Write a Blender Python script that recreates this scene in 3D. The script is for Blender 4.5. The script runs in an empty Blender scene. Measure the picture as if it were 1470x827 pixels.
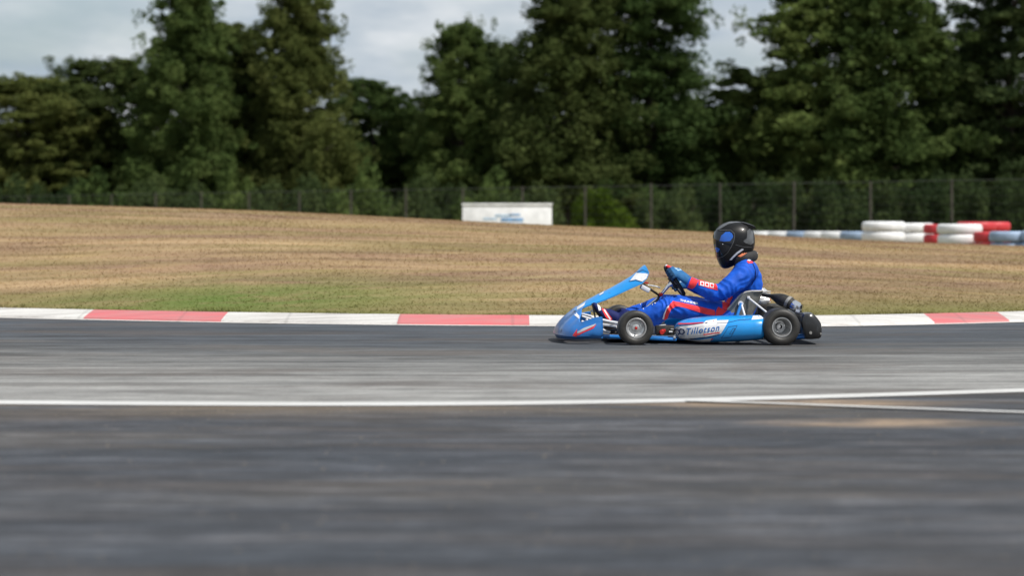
import bpy, bmesh, math, random
import numpy as np
from mathutils import Vector, Matrix, noise
from mathutils.bvhtree import BVHTree
R = math.radians
random.seed(7); rng = np.random.default_rng(7)
sc = bpy.context.scene
COL = sc.collection

# ------------------------------------------------------------------ camera model
F = 3030.0; CX = 735.0; HY = 331.5; CH = 0.82           # focal length in photo pixels, horizon row, eye height
def at(px, py, Y):                                       # photo pixel + depth -> world
    return Vector(((px-CX)/F*Y, Y, CH-(py-HY)/F*Y))
def gd(py): return F*CH/(py-HY)                          # depth of a ground pixel
KA = R(3.0); KOX, KOY = 1.40, 15.68                      # kart pose
cA, sA = math.cos(KA), math.sin(KA)
def Kp(px, py, yl):                                      # photo pixel + lateral offset -> kart frame
    k = (px-CX)/F
    xl = (k*(KOY+yl*cA)-KOX+yl*sA)/(cA-k*sA)
    d = KOY+xl*sA+yl*cA
    return Vector((xl, yl, CH-(py-HY)/F*d))
S1 = 420/1456
def K(u, v, yl): return Kp(780+u*S1, 300+v*S1, yl)       # crops used while measuring the photo
S2 = 180/1053
def H(u, v, yl): return Kp(780+u*S2, 370+v*S2, yl)
def T(u, v, yl): return Kp(930+u*S2, 300+v*S2, yl)
S4 = 170/1160
def B(u, v, yl): return Kp(1030+u*S4, 390+v*S4, yl)
S5 = 180/1456
def W(u, v, yl): return Kp(920+u*S5, 410+v*S5, yl)

# ------------------------------------------------------------------ materials
def mat(name, color=(.5,.5,.5), rough=.5, metal=0, coat=0, var=0, vscale=20, bump=0, bscale=60, color2=None, spec=.5, detail=4):
    m = bpy.data.materials.new(name); m.use_nodes = True
    nt = m.node_tree; b = nt.nodes['Principled BSDF']
    b.inputs['Base Color'].default_value = (*color, 1); b.inputs['Roughness'].default_value = rough
    b.inputs['Metallic'].default_value = metal; b.inputs['Coat Weight'].default_value = coat
    b.inputs['Coat Roughness'].default_value = .08
    b.inputs['Specular IOR Level'].default_value = spec
    tc = nt.nodes.new('ShaderNodeTexCoord')
    if var or color2:
        n = nt.nodes.new('ShaderNodeTexNoise'); n.inputs['Scale'].default_value = vscale; n.inputs['Detail'].default_value = detail
        nt.links.new(tc.outputs['Object'], n.inputs['Vector'])
        r = nt.nodes.new('ShaderNodeValToRGB')
        c2 = color2 if color2 else tuple(min(1, c*(1+var)) for c in color)
        c1 = color if color2 else tuple(c*(1-var) for c in color)
        r.color_ramp.elements[0].position = .33; r.color_ramp.elements[1].position = .67
        r.color_ramp.elements[0].color = (*c1, 1); r.color_ramp.elements[1].color = (*c2, 1)
        nt.links.new(n.outputs['Fac'], r.inputs['Fac']); nt.links.new(r.outputs['Color'], b.inputs['Base Color'])
    if bump:
        n2 = nt.nodes.new('ShaderNodeTexNoise'); n2.inputs['Scale'].default_value = bscale; n2.inputs['Detail'].default_value = 5
        nt.links.new(tc.outputs['Object'], n2.inputs['Vector'])
        bp = nt.nodes.new('ShaderNodeBump'); bp.inputs['Strength'].default_value = bump; bp.inputs['Distance'].default_value = .01
        nt.links.new(n2.outputs['Fac'], bp.inputs['Height']); nt.links.new(bp.outputs['Normal'], b.inputs['Normal'])
    return m
M = {}
M['azure'] = mat('azure_plastic', (.003,.25,.66), .32, coat=.5, var=.08, vscale=6)
M['azure_dark'] = mat('azure_nose', (.005,.14,.46), .34, coat=.4, var=.12, vscale=7)
M['white'] = mat('white_vinyl', (.72,.72,.74), .4, coat=.3, var=.06, vscale=30)
M['grey_vinyl'] = mat('grey_vinyl', (.42,.44,.48), .4, coat=.3, var=.15, vscale=14)
M['red'] = mat('red_vinyl', (.62,.02,.03), .4, coat=.2, var=.1)
M['navy'] = mat('navy_vinyl', (.012,.03,.10), .4, coat=.2, var=.1)
M['text_blue'] = mat('letter_blue', (.004,.12,.42), .4, coat=.2, var=.05)
M['rubber'] = mat('tyre_rubber', (.010,.0095,.009), .52, var=.35, vscale=26, bump=.15, bscale=160)
M['rubber_side'] = mat('tyre_sidewall', (.026,.024,.021), .5, var=.4, vscale=18, bump=.1, bscale=120)
M['alu'] = mat('cast_aluminium', (.78,.78,.78), .34, metal=.8, var=.12, vscale=40)
M['alu_dull'] = mat('dull_aluminium', (.36,.35,.33), .45, metal=.8, var=.2, vscale=25)
M['chrome'] = mat('chromed_steel', (.78,.78,.80), .16, metal=1, var=.05)
M['satin'] = mat('white_powder_coat', (.66,.67,.70), .35, coat=.2, var=.05)
M['steel_dark'] = mat('dark_steel', (.05,.048,.045), .45, metal=.6, var=.3, vscale=30)
M['black'] = mat('black_plastic', (.011,.011,.012), .3, coat=.4, var=.25, vscale=14, bump=.06, bscale=30)
M['black_matt'] = mat('black_grip', (.012,.012,.013), .7, var=.3)
M['void'] = mat('dark_void', (.004,.004,.004), .9, var=.1)
M['glassfibre'] = mat('glassfibre_shell', (.10,.105,.10), .38, coat=.3, color2=(.21,.21,.195), vscale=9, detail=8)
M['lip'] = mat('glassfibre_lip', (.45,.44,.41), .45, var=.1)
M['blue_tube'] = mat('blue_painted_tube', (.01,.16,.50), .3, coat=.4, var=.08)
M['suit'] = mat('suit_fabric', (.004,.085,.52), .66, var=.16, vscale=12, bump=.4, bscale=28, spec=.3)
M['suit_red'] = mat('suit_red_fabric', (.82,.045,.05), .7, var=.12, vscale=14, bump=.3, bscale=45, spec=.3)
M['suit_white'] = mat('suit_white_print', (.75,.75,.78), .7, var=.05, spec=.3)
M['suit_dark'] = mat('suit_dark_fabric', (.006,.012,.09), .75, var=.1, spec=.3)
M['glove'] = mat('glove_blue', (.012,.09,.24), .7, color2=(.02,.14,.34), vscale=30, bump=.2, bscale=80, spec=.3)
M['glove_pale'] = mat('glove_pale', (.30,.48,.66), .7, var=.1, spec=.3)
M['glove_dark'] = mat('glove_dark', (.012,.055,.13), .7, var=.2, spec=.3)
M['carbon'] = mat('carbon_shell', (.0045,.0045,.005), .36, coat=.16, color2=(.009,.009,.010), vscale=90, spec=.22)
M['carbon_light'] = mat('carbon_light', (.07,.073,.078), .3, coat=.5, var=.35, vscale=18)
M['visor'] = mat('visor_tint', (.002,.005,.012), .10, coat=.5, var=.1)
M['visor_blue'] = mat('visor_reflection_and_marks', (.004,.10,.50), .18, coat=.8, var=.15, vscale=12)  # blue for the painted visor reflection and small front marks
M['orange'] = mat('orange_strap', (.55,.16,.07), .6, var=.1)
M['collar'] = mat('foam_collar', (.02,.02,.021), .8, var=.25, vscale=30, bump=.2)
M['red_alu'] = mat('red_anodised', (.50,.025,.02), .35, metal=.4, var=.1)

# ------------------------------------------------------------------ mesh builder
def scuff(m, amt=.5):
    nt = m.node_tree; b = nt.nodes['Principled BSDF']; tc = nt.nodes.new('ShaderNodeTexCoord'); old = b.inputs['Base Color'].links[0].from_socket
    mp = nt.nodes.new('ShaderNodeMapping'); mp.inputs['Scale'].default_value = (5, 9, 26); mp.inputs['Rotation'].default_value = (0, .25, 0); nt.links.new(tc.outputs['Object'], mp.inputs['Vector'])
    n = nt.nodes.new('ShaderNodeTexNoise'); n.inputs['Scale'].default_value = 2.2; n.inputs['Detail'].default_value = 9; n.inputs['Roughness'].default_value = .72; nt.links.new(mp.outputs['Vector'], n.inputs['Vector'])
    r = nt.nodes.new('ShaderNodeValToRGB'); r.color_ramp.elements[0].position = .56; r.color_ramp.elements[0].color = (0,0,0,1); r.color_ramp.elements[1].position = .72; r.color_ramp.elements[1].color = (amt,amt,amt,1); nt.links.new(n.outputs['Fac'], r.inputs['Fac'])
    sp = nt.nodes.new('ShaderNodeSeparateXYZ'); nt.links.new(tc.outputs['Object'], sp.inputs[0])
    r2 = nt.nodes.new('ShaderNodeValToRGB'); r2.color_ramp.elements[0].position = .04; r2.color_ramp.elements[0].color = (.55,.55,.55,1); r2.color_ramp.elements[1].position = .13; r2.color_ramp.elements[1].color = (0,0,0,1); nt.links.new(sp.outputs['Z'], r2.inputs['Fac'])
    mu = nt.nodes.new('ShaderNodeMix'); mu.data_type = 'RGBA'; mu.blend_type = 'LIGHTEN'; mu.inputs['Factor'].default_value = 1; nt.links.new(r.outputs[0], mu.inputs[6])
    m2 = nt.nodes.new('ShaderNodeMix'); m2.data_type = 'RGBA'; m2.blend_type = 'MULTIPLY'; m2.inputs['Factor'].default_value = 1; nt.links.new(r2.outputs[0], m2.inputs[6]); nt.links.new(n.outputs['Fac'], m2.inputs[7]); nt.links.new(m2.outputs[2], mu.inputs[7])
    mx = nt.nodes.new('ShaderNodeMix'); mx.data_type = 'RGBA'; nt.links.new(mu.outputs[2], mx.inputs['Factor']); nt.links.new(old, mx.inputs[6]); mx.inputs[7].default_value = (.07,.068,.065,1)
    nt.links.new(mx.outputs[2], b.inputs['Base Color'])
for k_ in ('azure', 'azure_dark', 'white', 'grey_vinyl'): scuff(M[k_])
scuff(M['rubber'], .10); scuff(M['alu'], .35)
class MB:
    def __init__(s): s.v = []; s.f = []; s.m = []
    def add(s, vs, fs, mi=0):
        o = len(s.v); s.v += [Vector(p) for p in vs]
        for f in fs: s.f.append(tuple(i+o for i in f)); s.m.append(mi)
    def loft(s, rings, mi=0, closed=True, cap0=False, cap1=False, loop=False):
        n = len(rings[0]); o = len(s.v)
        for r in rings: s.v += [Vector(p) for p in r]
        k = len(rings)
        for i in range(k if loop else k-1):
            a = o+i*n; b = o+((i+1) % k)*n
            for j in range(n if closed else n-1):
                j2 = (j+1) % n
                s.f.append((a+j, a+j2, b+j2, b+j)); s.m.append(mi)
        if cap0: s.f.append(tuple(o+j for j in range(n-1, -1, -1))); s.m.append(mi)
        if cap1: s.f.append(tuple(o+(k-1)*n+j for j in range(n))); s.m.append(mi)
    def tube(s, pts, rad, n=10, mi=0, round_=False, ref=(0,1,0), loop=False):
        pts = [Vector(p) for p in pts]; k = len(pts)
        if not isinstance(rad, (list, tuple)): rad = [rad]*k
        rad = [(r, r) if not isinstance(r, (list, tuple)) else r for r in rad]
        rings = []; ref = Vector(ref)
        P = []; 
        for i in range(k):
            if loop: t = pts[(i+1) % k]-pts[i-1]
            else: t = pts[min(i+1, k-1)]-pts[max(i-1, 0)]
            P.append((pts[i], t.normalized(), rad[i]))
        if round_ and not loop:
            p, t, r = P[0]; m = (r[0]+r[1])/2
            P = [(p-t*m*math.sin(a), t, (r[0]*math.cos(a), r[1]*math.cos(a))) for a in (1.45, 1.0, .5)]+P
            p, t, r = P[-1]; m = (r[0]+r[1])/2
            P += [(p+t*m*math.sin(a), t, (r[0]*math.cos(a), r[1]*math.cos(a))) for a in (.5, 1.0, 1.45)]
        for p, t, r in P:
            rf = ref if abs(t.dot(ref)) < .93 else Vector((0, 0, 1)) if abs(t.z) < .9 else Vector((1, 0, 0))
            sd = (rf-t*rf.dot(t)).normalized(); up = t.cross(sd)
            rings.append([p+sd*r[0]*math.cos(2*math.pi*j/n)+up*r[1]*math.sin(2*math.pi*j/n) for j in range(n)])
        s.loft(rings, mi, True, not loop, not loop, loop)
    def lathe(s, prof, c=(0,0,0), n=48, mi=0, axis='Y', close=False):
        c = Vector(c); rings = []
        for (a, r) in prof:
            ring = []
            for j in range(n):
                t = 2*math.pi*j/n; p, q = r*math.cos(t), r*math.sin(t)
                ring.append(c+(Vector((p, a, q)) if axis == 'Y' else Vector((p, q, a)) if axis == 'Z' else Vector((a, p, q))))
            rings.append(ring)
        s.loft(rings, mi, loop=close)
    def box(s, c, size, rot=None, mi=0, bev=0.0):
        bm = bmesh.new(); bmesh.ops.create_cube(bm, size=1)
        for v in bm.verts: v.co = Vector((v.co.x*size[0], v.co.y*size[1], v.co.z*size[2]))
        if bev: bmesh.ops.bevel(bm, geom=bm.edges[:], offset=bev, segments=2, affect='EDGES', profile=.5)
        mt = rot.to_matrix() if rot is not None and hasattr(rot, 'to_matrix') else Matrix.Identity(3)
        bm.verts.index_update()
        s.add([mt @ v.co+Vector(c) for v in bm.verts], [tuple(v.index for v in f.verts) for f in bm.faces], mi); bm.free()
    def bar(s, a, b, w, h, mi=0, bev=0, ref=(0,1,0)):
        a = Vector(a); b = Vector(b); t = (b-a); L = t.length; t.normalize(); rf = Vector(ref)
        sd = (rf-t*rf.dot(t)).normalized(); up = t.cross(sd)
        mt = Matrix((t, sd, up)).transposed()
        bm = bmesh.new(); bmesh.ops.create_cube(bm, size=1)
        for v in bm.verts: v.co = Vector((v.co.x*L, v.co.y*w, v.co.z*h))
        if bev: bmesh.ops.bevel(bm, geom=bm.edges[:], offset=bev, segments=2, affect='EDGES')
        bm.verts.index_update()
        s.add([mt @ v.co+(a+b)/2 for v in bm.verts], [tuple(v.index for v in f.verts) for f in bm.faces], mi); bm.free()
    def bvh(s): return BVHTree.FromPolygons([tuple(v) for v in s.v], s.f)
    def mesh(s, name, mats, smooth=35):
        me = bpy.data.meshes.new(name); me.from_pydata([tuple(v) for v in s.v], [], s.f)
        for m in mats: me.materials.append(m)
        me.polygons.foreach_set('material_index', s.m)
        me.update()
        if smooth:
            me.polygons.foreach_set('use_smooth', [True]*len(s.f)); me.set_sharp_from_angle(angle=R(smooth))
        return me
    def build(s, name, mats, parent=None, smooth=35, fix=True):
        if not isinstance(mats, (list, tuple)): mats = [mats]
        me = s.mesh(name, mats, smooth)
        if fix:
            bm = bmesh.new(); bm.from_mesh(me); bmesh.ops.recalc_face_normals(bm, faces=bm.faces); bm.to_mesh(me); bm.free()
        o = bpy.data.objects.new(name, me); COL.objects.link(o); o.parent = parent
        return o
def tag(o, label=None, cat=None, group=None, kind=None):
    if label: o['label'] = label
    if cat: o['category'] = cat
    if group: o['group'] = group
    if kind: o['kind'] = kind
    return o
def empty(name, loc, rz=0):
    o = bpy.data.objects.new(name, None); COL.objects.link(o); o.location = loc; o.rotation_euler = (0, 0, rz); o.empty_display_size = .1
    return o
def decal(mb, bvh, pts, mi, off=.0022, step=.012, sub=True):
    """lay a flat outline (list of kart-frame points, y ignored) onto a surface seen from -Y, as faces of mesh mb"""
    bm = bmesh.new(); vs = [bm.verts.new((p.x, 0, p.z)) for p in pts]; bm.faces.new(vs)
    bmesh.ops.triangulate(bm, faces=bm.faces[:])
    for _ in range(5):
        es = [e for e in bm.edges if e.calc_length() > step]
        if not es: break
        bmesh.ops.subdivide_edges(bm, edges=es, cuts=1); bmesh.ops.triangulate(bm, faces=[f for f in bm.faces if len(f.verts) > 3])
    lay(mb, bvh, [v.co for v in bm.verts], [tuple(v.index for v in f.verts) for f in bm.faces] if not bm.verts.index_update() else [], mi, off); bm.free()
def lay(mb, bvh, vs, fs, mi, off):
    out = []; ok = []
    for c in vs:
        h = bvh.ray_cast(Vector((c[0], -3, c[2])), Vector((0, 1, 0)))
        if h[0] is None: out.append(Vector((c[0], 0, c[2]))); ok.append(False)
        else:
            n = h[1]; n = -n if n.y > 0 else n
            out.append(h[0]+n*off); ok.append(True)
    mb.add(out, [f for f in fs if all(ok[i] for i in f) and max(out[i].y for i in f)-min(out[i].y for i in f) < .05], mi)
def text_geo(txt, shear=0.0, bold=0.0, spacing=1.0):
    cu = bpy.data.curves.new('lettering', 'FONT'); cu.body = txt; cu.shear = shear; cu.offset = bold; cu.space_character = spacing; cu.resolution_u = 3
    o = bpy.data.objects.new('lettering', cu); COL.objects.link(o)
    me = bpy.data.meshes.new_from_object(o.evaluated_get(bpy.context.evaluated_depsgraph_get()))
    vs = [(v.co.x, v.co.y) for v in me.vertices]; fs = [tuple(p.vertices) for p in me.polygons]
    bpy.data.objects.remove(o); bpy.data.curves.remove(cu); bpy.data.meshes.remove(me)
    x0 = min(p[0] for p in vs); x1 = max(p[0] for p in vs); y1 = max(p[1] for p in vs)
    return [((p[0]-x0)/(x1-x0), p[1]/y1) for p in vs], fs            # width 1, cap height 1
def text_on(mb, bvh, txt, a, b, up, mi, off=.004, **k):              # baseline a->b, up = vector of the cap height
    vs, fs = text_geo(txt, **k)
    lay(mb, bvh, [a+(b-a)*x+up*y for x, y in vs], fs, mi, off)

# ================================================================== KART
kart = empty('go_kart', (KOX, KOY, 0), KA)
tag(kart, 'blue racing go-kart with black slick tyres speeding along the asphalt track', 'go-kart')

# ---- wheels
def make_wheel(name, loc, r, w, rr, deep, rz=0):
    hw = w/2
    rim = MB()
    rim.lathe([(-hw*.86, rr+.002), (-hw*.90, rr-.001), (-hw*.90, rr-.006), (-hw*.82, rr-.009), (-hw*.5, rr*.80), (deep, rr*.70), (deep+.004, rr*.62), (deep+.004, .012)], mi=0)
    rim.lathe([(hw*.86, rr+.002), (hw*.9, rr-.004), (hw*.7, rr-.010), (deep+.012, rr*.8), (deep+.010, .012)], mi=1)
    o = rim.build('wheel', [M['alu'], M['alu_dull']], kart, smooth=25); o.location = loc; o.rotation_euler = (0, 0, rz)
    ty = MB()
    prof = [(-hw*.80, rr-.001), (-hw*.90, rr+.003), (-hw*.97, rr+.012), (-hw, rr+.40*(r-rr)), (-hw*.99, rr+.6*(r-rr)), (-hw*.93, rr+.82*(r-rr)), (-hw*.83, r-.003), (-hw*.72, r-.0005), (0, r)]
    prof = prof+[(-a, b) for a, b in prof[-2::-1]]
    ty.lathe(prof, n=64)
    for i in range(len(ty.f)):
        ring = i//64
        if 2 <= ring <= 3 or len(prof)-6 <= ring <= len(prof)-4: ty.m[i] = 1
    ty.build('tyre', [M['rubber'], M['rubber_side']], o)
    hb = MB()
    if deep < 0:      # front: bolted hub with red dust cap
        hb.lathe([(deep-.020, .001), (deep-.021, .006), (deep-.018, .0095), (deep-.012, .010), (deep-.012, .011)], n=24, mi=1)
        hb.lathe([(deep-.012, .010), (deep-.012, .020), (deep-.010, .027), (deep+.002, .029)], n=24, mi=0)
        for j in range(3):
            t = 2.1*j+.5
            hb.lathe([(deep-.014, .001), (deep-.014, .006), (deep, .006)], c=(.036*math.cos(t), 0, .036*math.sin(t)), n=8, mi=2)
    else:             # rear: hollow axle end and split hub
        hb.lathe([(-.012, .0155), (-.014, .017), (-.014, .024), (-.010, .026), (deep+.004, .030)], n=28, mi=0)
        hb.lathe([(-.012, .0155), (deep, .0150), (deep, .001)], n=28, mi=3)
        for j in range(3):
            t = 2.1*j+.2
            hb.lathe([(deep-.006, .001), (deep-.006, .006), (deep+.004, .006)], c=(.038*math.cos(t), 0, .038*math.sin(t)), n=8, mi=2)
    hb.build('hub', [M['alu'], M['red_alu'], M['chrome'], M['void']], o, smooth=30)
    return o
rf, rb = .126, .1335
fx = K(462, 594, -.62).x; bx = K(1189, 594, -.70).x
wf = make_wheel('front', (fx, -.555, rf), rf, .13, .073, -.030, R(0))
wf.rotation_euler.z = R(2)
wfr = make_wheel('front', (fx, .555, rf), rf, .13, .073, -.030, R(180))
make_wheel('rear', (bx, -.60, rb), rb, .20, .071, .030)
make_wheel('rear', (bx, .60, rb), rb, .20, .071, .030, R(180))
ax = MB(); ax.tube([(bx, -.58, rb), (bx, .58, rb)], .02, 20, ref=(1,0,0)); ax.build('rear_axle', M['chrome'], kart)

# ---- side pods
def smoothi(x, xs, ys):
    if x <= xs[0]: return ys[0]
    for i in range(len(xs)-1):
        if x <= xs[i+1]:
            t = (x-xs[i])/(xs[i+1]-xs[i]); t = t*t*(3-2*t)*.5+t*.5
            return ys[i]+(ys[i+1]-ys[i])*t
    return ys[-1]
pod = MB(); rings = []
us = [652, 656, 663, 675, 695, 720, 760, 800, 850, 900, 950, 1000, 1050, 1085, 1098, 1101]
for u in us:
    top = smoothi(u, [652, 675, 710, 760, 860, 960, 1101], [592, 566, 552, 544, 536, 533, 531])
    bot = smoothi(u, [652, 675, 740, 800, 880, 1000, 1101], [608, 646, 660, 667, 667, 662, 654])
    outy = smoothi(u, [652, 675, 720, 800, 950, 1101], [.44, .505, .56, .62, .66, .675])
    if u > 1095: outy -= (u-1095)*.003; top += (u-1095)*.6; bot -= (u-1095)*.6
    iny = .36
    x = K(u, 600, -outy).x; zt = K(u, top, -outy*.93).z; zb = K(u, bot, -outy*.95).z
    ring = []; n = 26
    yc = (outy+iny)/2; ry = (outy-iny)/2; zc = (zt+zb)/2; rz = (zt-zb)/2
    for j in range(n):
        t = 2*math.pi*j/n; e = 2/3.2
        cy = math.copysign(abs(math.cos(t))**e, math.cos(t)); cz = math.copysign(abs(math.sin(t))**e, math.sin(t))
        yy = yc+ry*cy
        if cy > 0: yy -= .035*max(0, cz)**2*min(1, (u-640)/60)          # the outer face leans in towards the top
        ring.append((x, -yy, zc+rz*cz))
    rings.append(ring)
pod.loft(rings, 0, True, True, True)
pb = pod.bvh()
podM = [M['azure'], M['white'], M['grey_vinyl'], M['red'], M['navy'], M['text_blue']]
def wp(*pts): return [W(a, b, -.62) for a, b in pts]
decal(pod, pb, wp((402,500),(520,478),(640,452),(730,440),(765,412),(890,392),(884,408),(1020,400),(925,556),(760,596),(640,612),(540,622),(450,618),(412,590)), 1, .0012)
decal(pod, pb, wp((404,498),(470,487),(520,520),(530,600),(470,617),(412,590)), 2, .002)
decal(pod, pb, wp((430,618),(540,622),(640,612),(560,645),(470,640)), 2, .0014)
decal(pod, pb, wp((402,448),(480,447),(600,440),(738,428),(730,438),(600,453),(480,462),(402,464)), 3, .0018)
decal(pod, pb, wp((402,470),(520,468),(640,450),(735,441),(640,459),(520,478),(402,482)), 4, .0018)
decal(pod, pb, wp((728,566),(915,538),(910,549),(728,577)), 3, .003)
decal(pod, pb, wp((570,626),(760,597),(925,557),(918,568),(760,608),(600,632)), 4, .003)
decal(pod, pb, wp((560,640),(700,632),(822,612),(812,655),(700,658),(590,655)), 1, .0016)
decal(pod, pb, wp((822,614),(845,614),(825,632),(812,632)), 3, .003)
decal(pod, pb, wp((1280,398),(1312,358),(1452,350),(1440,384)), 1, .0016)
decal(pod, pb, wp((745,438),(790,425),(765,444)), 4, .003)
decal(pod, pb, wp((835,418),(858,413),(850,421)), 3, .003)
def outline(mb, bvh, mapf, pts, w, mi, off=.0026, closed=True):
    P_ = [Vector(p) for p in pts]; n = len(P_); L_ = []; R_ = []
    for i in range(n):
        a = P_[i-1] if closed or i > 0 else None; c = P_[(i+1) % n] if closed or i < n-1 else None; p = P_[i]
        t0 = (p-a).normalized() if a is not None else (c-p).normalized(); t1 = (c-p).normalized() if c is not None else t0
        q0 = Vector((-t0.y, t0.x)); q1 = Vector((-t1.y, t1.x)); q = (q0+q1).normalized(); q *= w/2/max(.4, q.dot(q1)); L_.append(p+q); R_.append(p-q)
    A_ = mapf(*[tuple(p) for p in L_]); B_ = mapf(*[tuple(p) for p in R_])
    bm = bmesh.new(); va = [bm.verts.new((p.x, 0, p.z)) for p in A_]; vb = [bm.verts.new((p.x, 0, p.z)) for p in B_]
    for i in range(n if closed else n-1): k = (i+1) % n; bm.faces.new((va[i], va[k], vb[k], vb[i]))
    for _ in range(4):
        es = [e for e in bm.edges if e.calc_length() > .014]
        if not es: break
        bmesh.ops.subdivide_edges(bm, edges=es, cuts=1)
    bmesh.ops.triangulate(bm, faces=bm.faces[:]); bm.verts.index_update()
    lay(mb, bvh, [v.co for v in bm.verts], [tuple(v.index for v in f.verts) for f in bm.faces], mi, off); bm.free()
outline(pod, pb, wp, [(930,612),(1010,478),(1110,462),(1035,602)], 4, 4)
outline(pod, pb, wp, [(1022,560),(1058,498),(1085,494),(1050,556)], 4, 4)
outline(pod, pb, wp, [(880,440),(1000,432),(1140,400),(1280,392)], 4, 4, closed=False)
for sx in (0, 1):
    cx_, cy_ = 452+46*sx, 552-8*sx
    outline(pod, pb, wp, [(cx_+28*math.cos(t*math.pi/3+.2), cy_+31*math.sin(t*math.pi/3+.2)) for t in range(6)], 13, 4, .0035)
text_on(pod, pb, 'Tillotson', W(538,578,-.62), W(905,522,-.62), (W(548,505,-.62)-W(538,578,-.62)), 5, .0042, shear=.12, bold=.012, spacing=1.14)
sp = pod.build('side_pod', podM, kart, smooth=40); sp['label'] = 'blue side pod with white panel lettered in blue'
far = MB(); far.loft([[(p[0], -p[1], p[2]) for p in r] for r in rings], 0, True, True, True)
far.build('side_pod', [M['azure']], kart, smooth=40)

# ---- nose cone
nose = MB()
xe = H(487, 600, -.5).x; xt = H(92, 640, 0).x
nr = []
NS = 41
for i in range(NS):
    s = -1+2*i/(NS-1); aS = abs(s)
    ang = s*R(90)
    y = .50*math.copysign(abs(math.sin(ang))**.72, s) if s else 0
    x = xe+(xt-xe)*max(0, math.cos(ang))**.62
    fx_ = Vector((math.cos(ang)*-1, math.sin(ang)*.9, 0)).normalized()
    zb = .030+.020*aS
    # top height: hump at the centre, a dip, then the rising side wing
    zt = smoothi(aS, [0, .30, .52, .72, .86, 1.0], [.268, .255, .20, .158, .172, .205])
    lean = smoothi(aS, [0, .4, .8, 1.0], [.215, .16, .05, .02])
    col = []
    for k in range(9):
        t = k/8
        z = zb+(zt-zb)*t
        push = lean*(t**1.7)-.012*math.sin(math.pi*min(1, t*1.2))
        if t < .12: push += .018*(1-t/.12)
        col.append(Vector((x, y, z))-fx_*push)
    nr.append(col)
th = .009
inner = [[p+Vector((.012, -.008*(1 if p.y > 0 else -1)*min(1, abs(p.y)*8), -.004)) for p in c] for c in nr]
nose.loft([c+list(reversed(q)) for c, q in zip(nr, inner)], 0, True, True, True)
nb = nose.bvh()
def hp(*pts): return [H(a, b, -.45) for a, b in pts]
decal(nose, nb, hp((245,655),(285,600),(275,625),(285,640),(275,665)), 2, .002)
decal(nose, nb, hp((285,640),(380,595),(440,560),(415,592),(340,625),(285,652)), 2, .002)
decal(nose, nb, hp((285,622),(340,590),(440,552),(420,572),(340,612),(285,638)), 3, .003)
decal(nose, nb, hp((268,470),(292,462),(318,500),(350,520),(350,534),(310,520),(280,492)), 1, .002)
decal(nose, nb, hp((96,625),(112,620),(120,672),(98,664)), 2, .002)
outline(nose, nb, hp, [(108,600),(170,612),(160,640),(118,640)], 3, 4, .003)
nose.build('nose_cone', [M['azure_dark'], M['white'], M['red'], M['grey_vinyl'], M['navy']], kart, smooth=45)['label'] = 'dark blue nose cone with side wings and red flashes'

# ---- front panel (the long upright fairing)
fp = MB()
ridge = [(150,502),(178,478),(212,455),(270,424),(330,395),(385,364),(440,331),(468,308),(484,291),(497,281),(505,279)]
edge = [(168,508),(190,494),(218,480),(262,465),(310,448),(365,424),(415,400),(462,379),(492,365),(515,340),(525,312)]
hwid = [.10,.105,.11,.115,.12,.13,.14,.145,.145,.135,.12]
rr_ = []
for (ru, rv), (eu, ev), hw in zip(ridge, edge, hwid):
    a = K(ru, rv, 0); b = K(eu, ev, -hw); row = []
    for k in range(-8, 9):
        t = k/8; w = abs(t)**1.9
        row.append(Vector((a.x+(b.x-a.x)*w, hw*t, a.z+(b.z-a.z)*w)))
    rr_.append(row)
nrm = Vector((-.35, 0, -.9)).normalized()*-.006
fp.loft([r+[p-nrm*1.0+Vector((.004, 0, -.004)) for p in reversed(r)] for r in rr_], 0, True, True, True)
fb = fp.bvh()
def kp(*pts): return [K(a, b, -.13) for a, b in pts]
decal(fp, fb, kp((435,359),(470,320),(526,322),(520,338),(492,362),(462,352)), 1, .002)
decal(fp, fb, kp((150,502),(180,478),(212,458),(216,464),(206,482),(170,505)), 1, .002)
outline(fp, fb, kp, [(430,362),(462,356),(490,364)], 2.2, 2, .003, False)
outline(fp, fb, kp, [(472,318),(500,305),(524,316)], 2, 2, .003, False)
decal(fp, fb, kp((284,428),(308,414),(304,422),(286,432)), 1, .0024)
fp.build('front_panel', [M['azure'], M['white'], M['navy']], kart, smooth=50)['label'] = 'long bright blue front panel with white flash at the top'

# ---- chassis and tubes
ch = MB()
for s in (-1, 1):
    y = s*.33
    ch.tube([K(250,632,y), K(420,640,y), K(700,645,y), K(1000,640,y), K(1110,610,y), K(1200,625,y), K(1330,640,y)], .015, 10)
    ch.tube([(fx+.02, s*.33, .07), (fx+.02, s*.50, .12)], .014, 10, ref=(1,0,0))
for u in (330, 560, 760, 980, 1240): ch.tube([K(u,640,-.33)*1, K(u,640,.33)*1], .013, 10, ref=(1,0,0))
ch.build('chassis_frame', M['blue_tube'], kart)
ft = MB(); a = K(300,648,0); b = K(860,652,0)
ft.box(((a.x+b.x)/2, 0, .036), (b.x-a.x, .62, .006), bev=.002); ft.build('floor_tray', M['alu_dull'], kart)
sb = MB(); sb.tube([K(505,640,-.42), K(535,646,-.50), K(600,648,-.54), K(660,650,-.52)], .0125, 10, mi=0)
sb.tube([K(535,640,-.33), K(560,646,-.48)], .010, 8); sb.build('side_bumper_bar', M['blue_tube'], kart)
bar_no = 0
def one_bar(name, m, *a, **k):
    b_ = MB(); b_.tube(*a, **k); return b_.build(name, m, kart)
def bent(*pts): return [H(a, b, y) for a, b, y in pts]
one_bar('bumper_bar', M['satin'], bent((300,470,-.18),(345,478,-.2),(400,492,-.22),(440,525,-.24)), .0085, 8)
one_bar('bumper_bar', M['satin'], bent((325,492,-.26),(400,516,-.28),(460,545,-.30)), .0085, 8)
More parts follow.
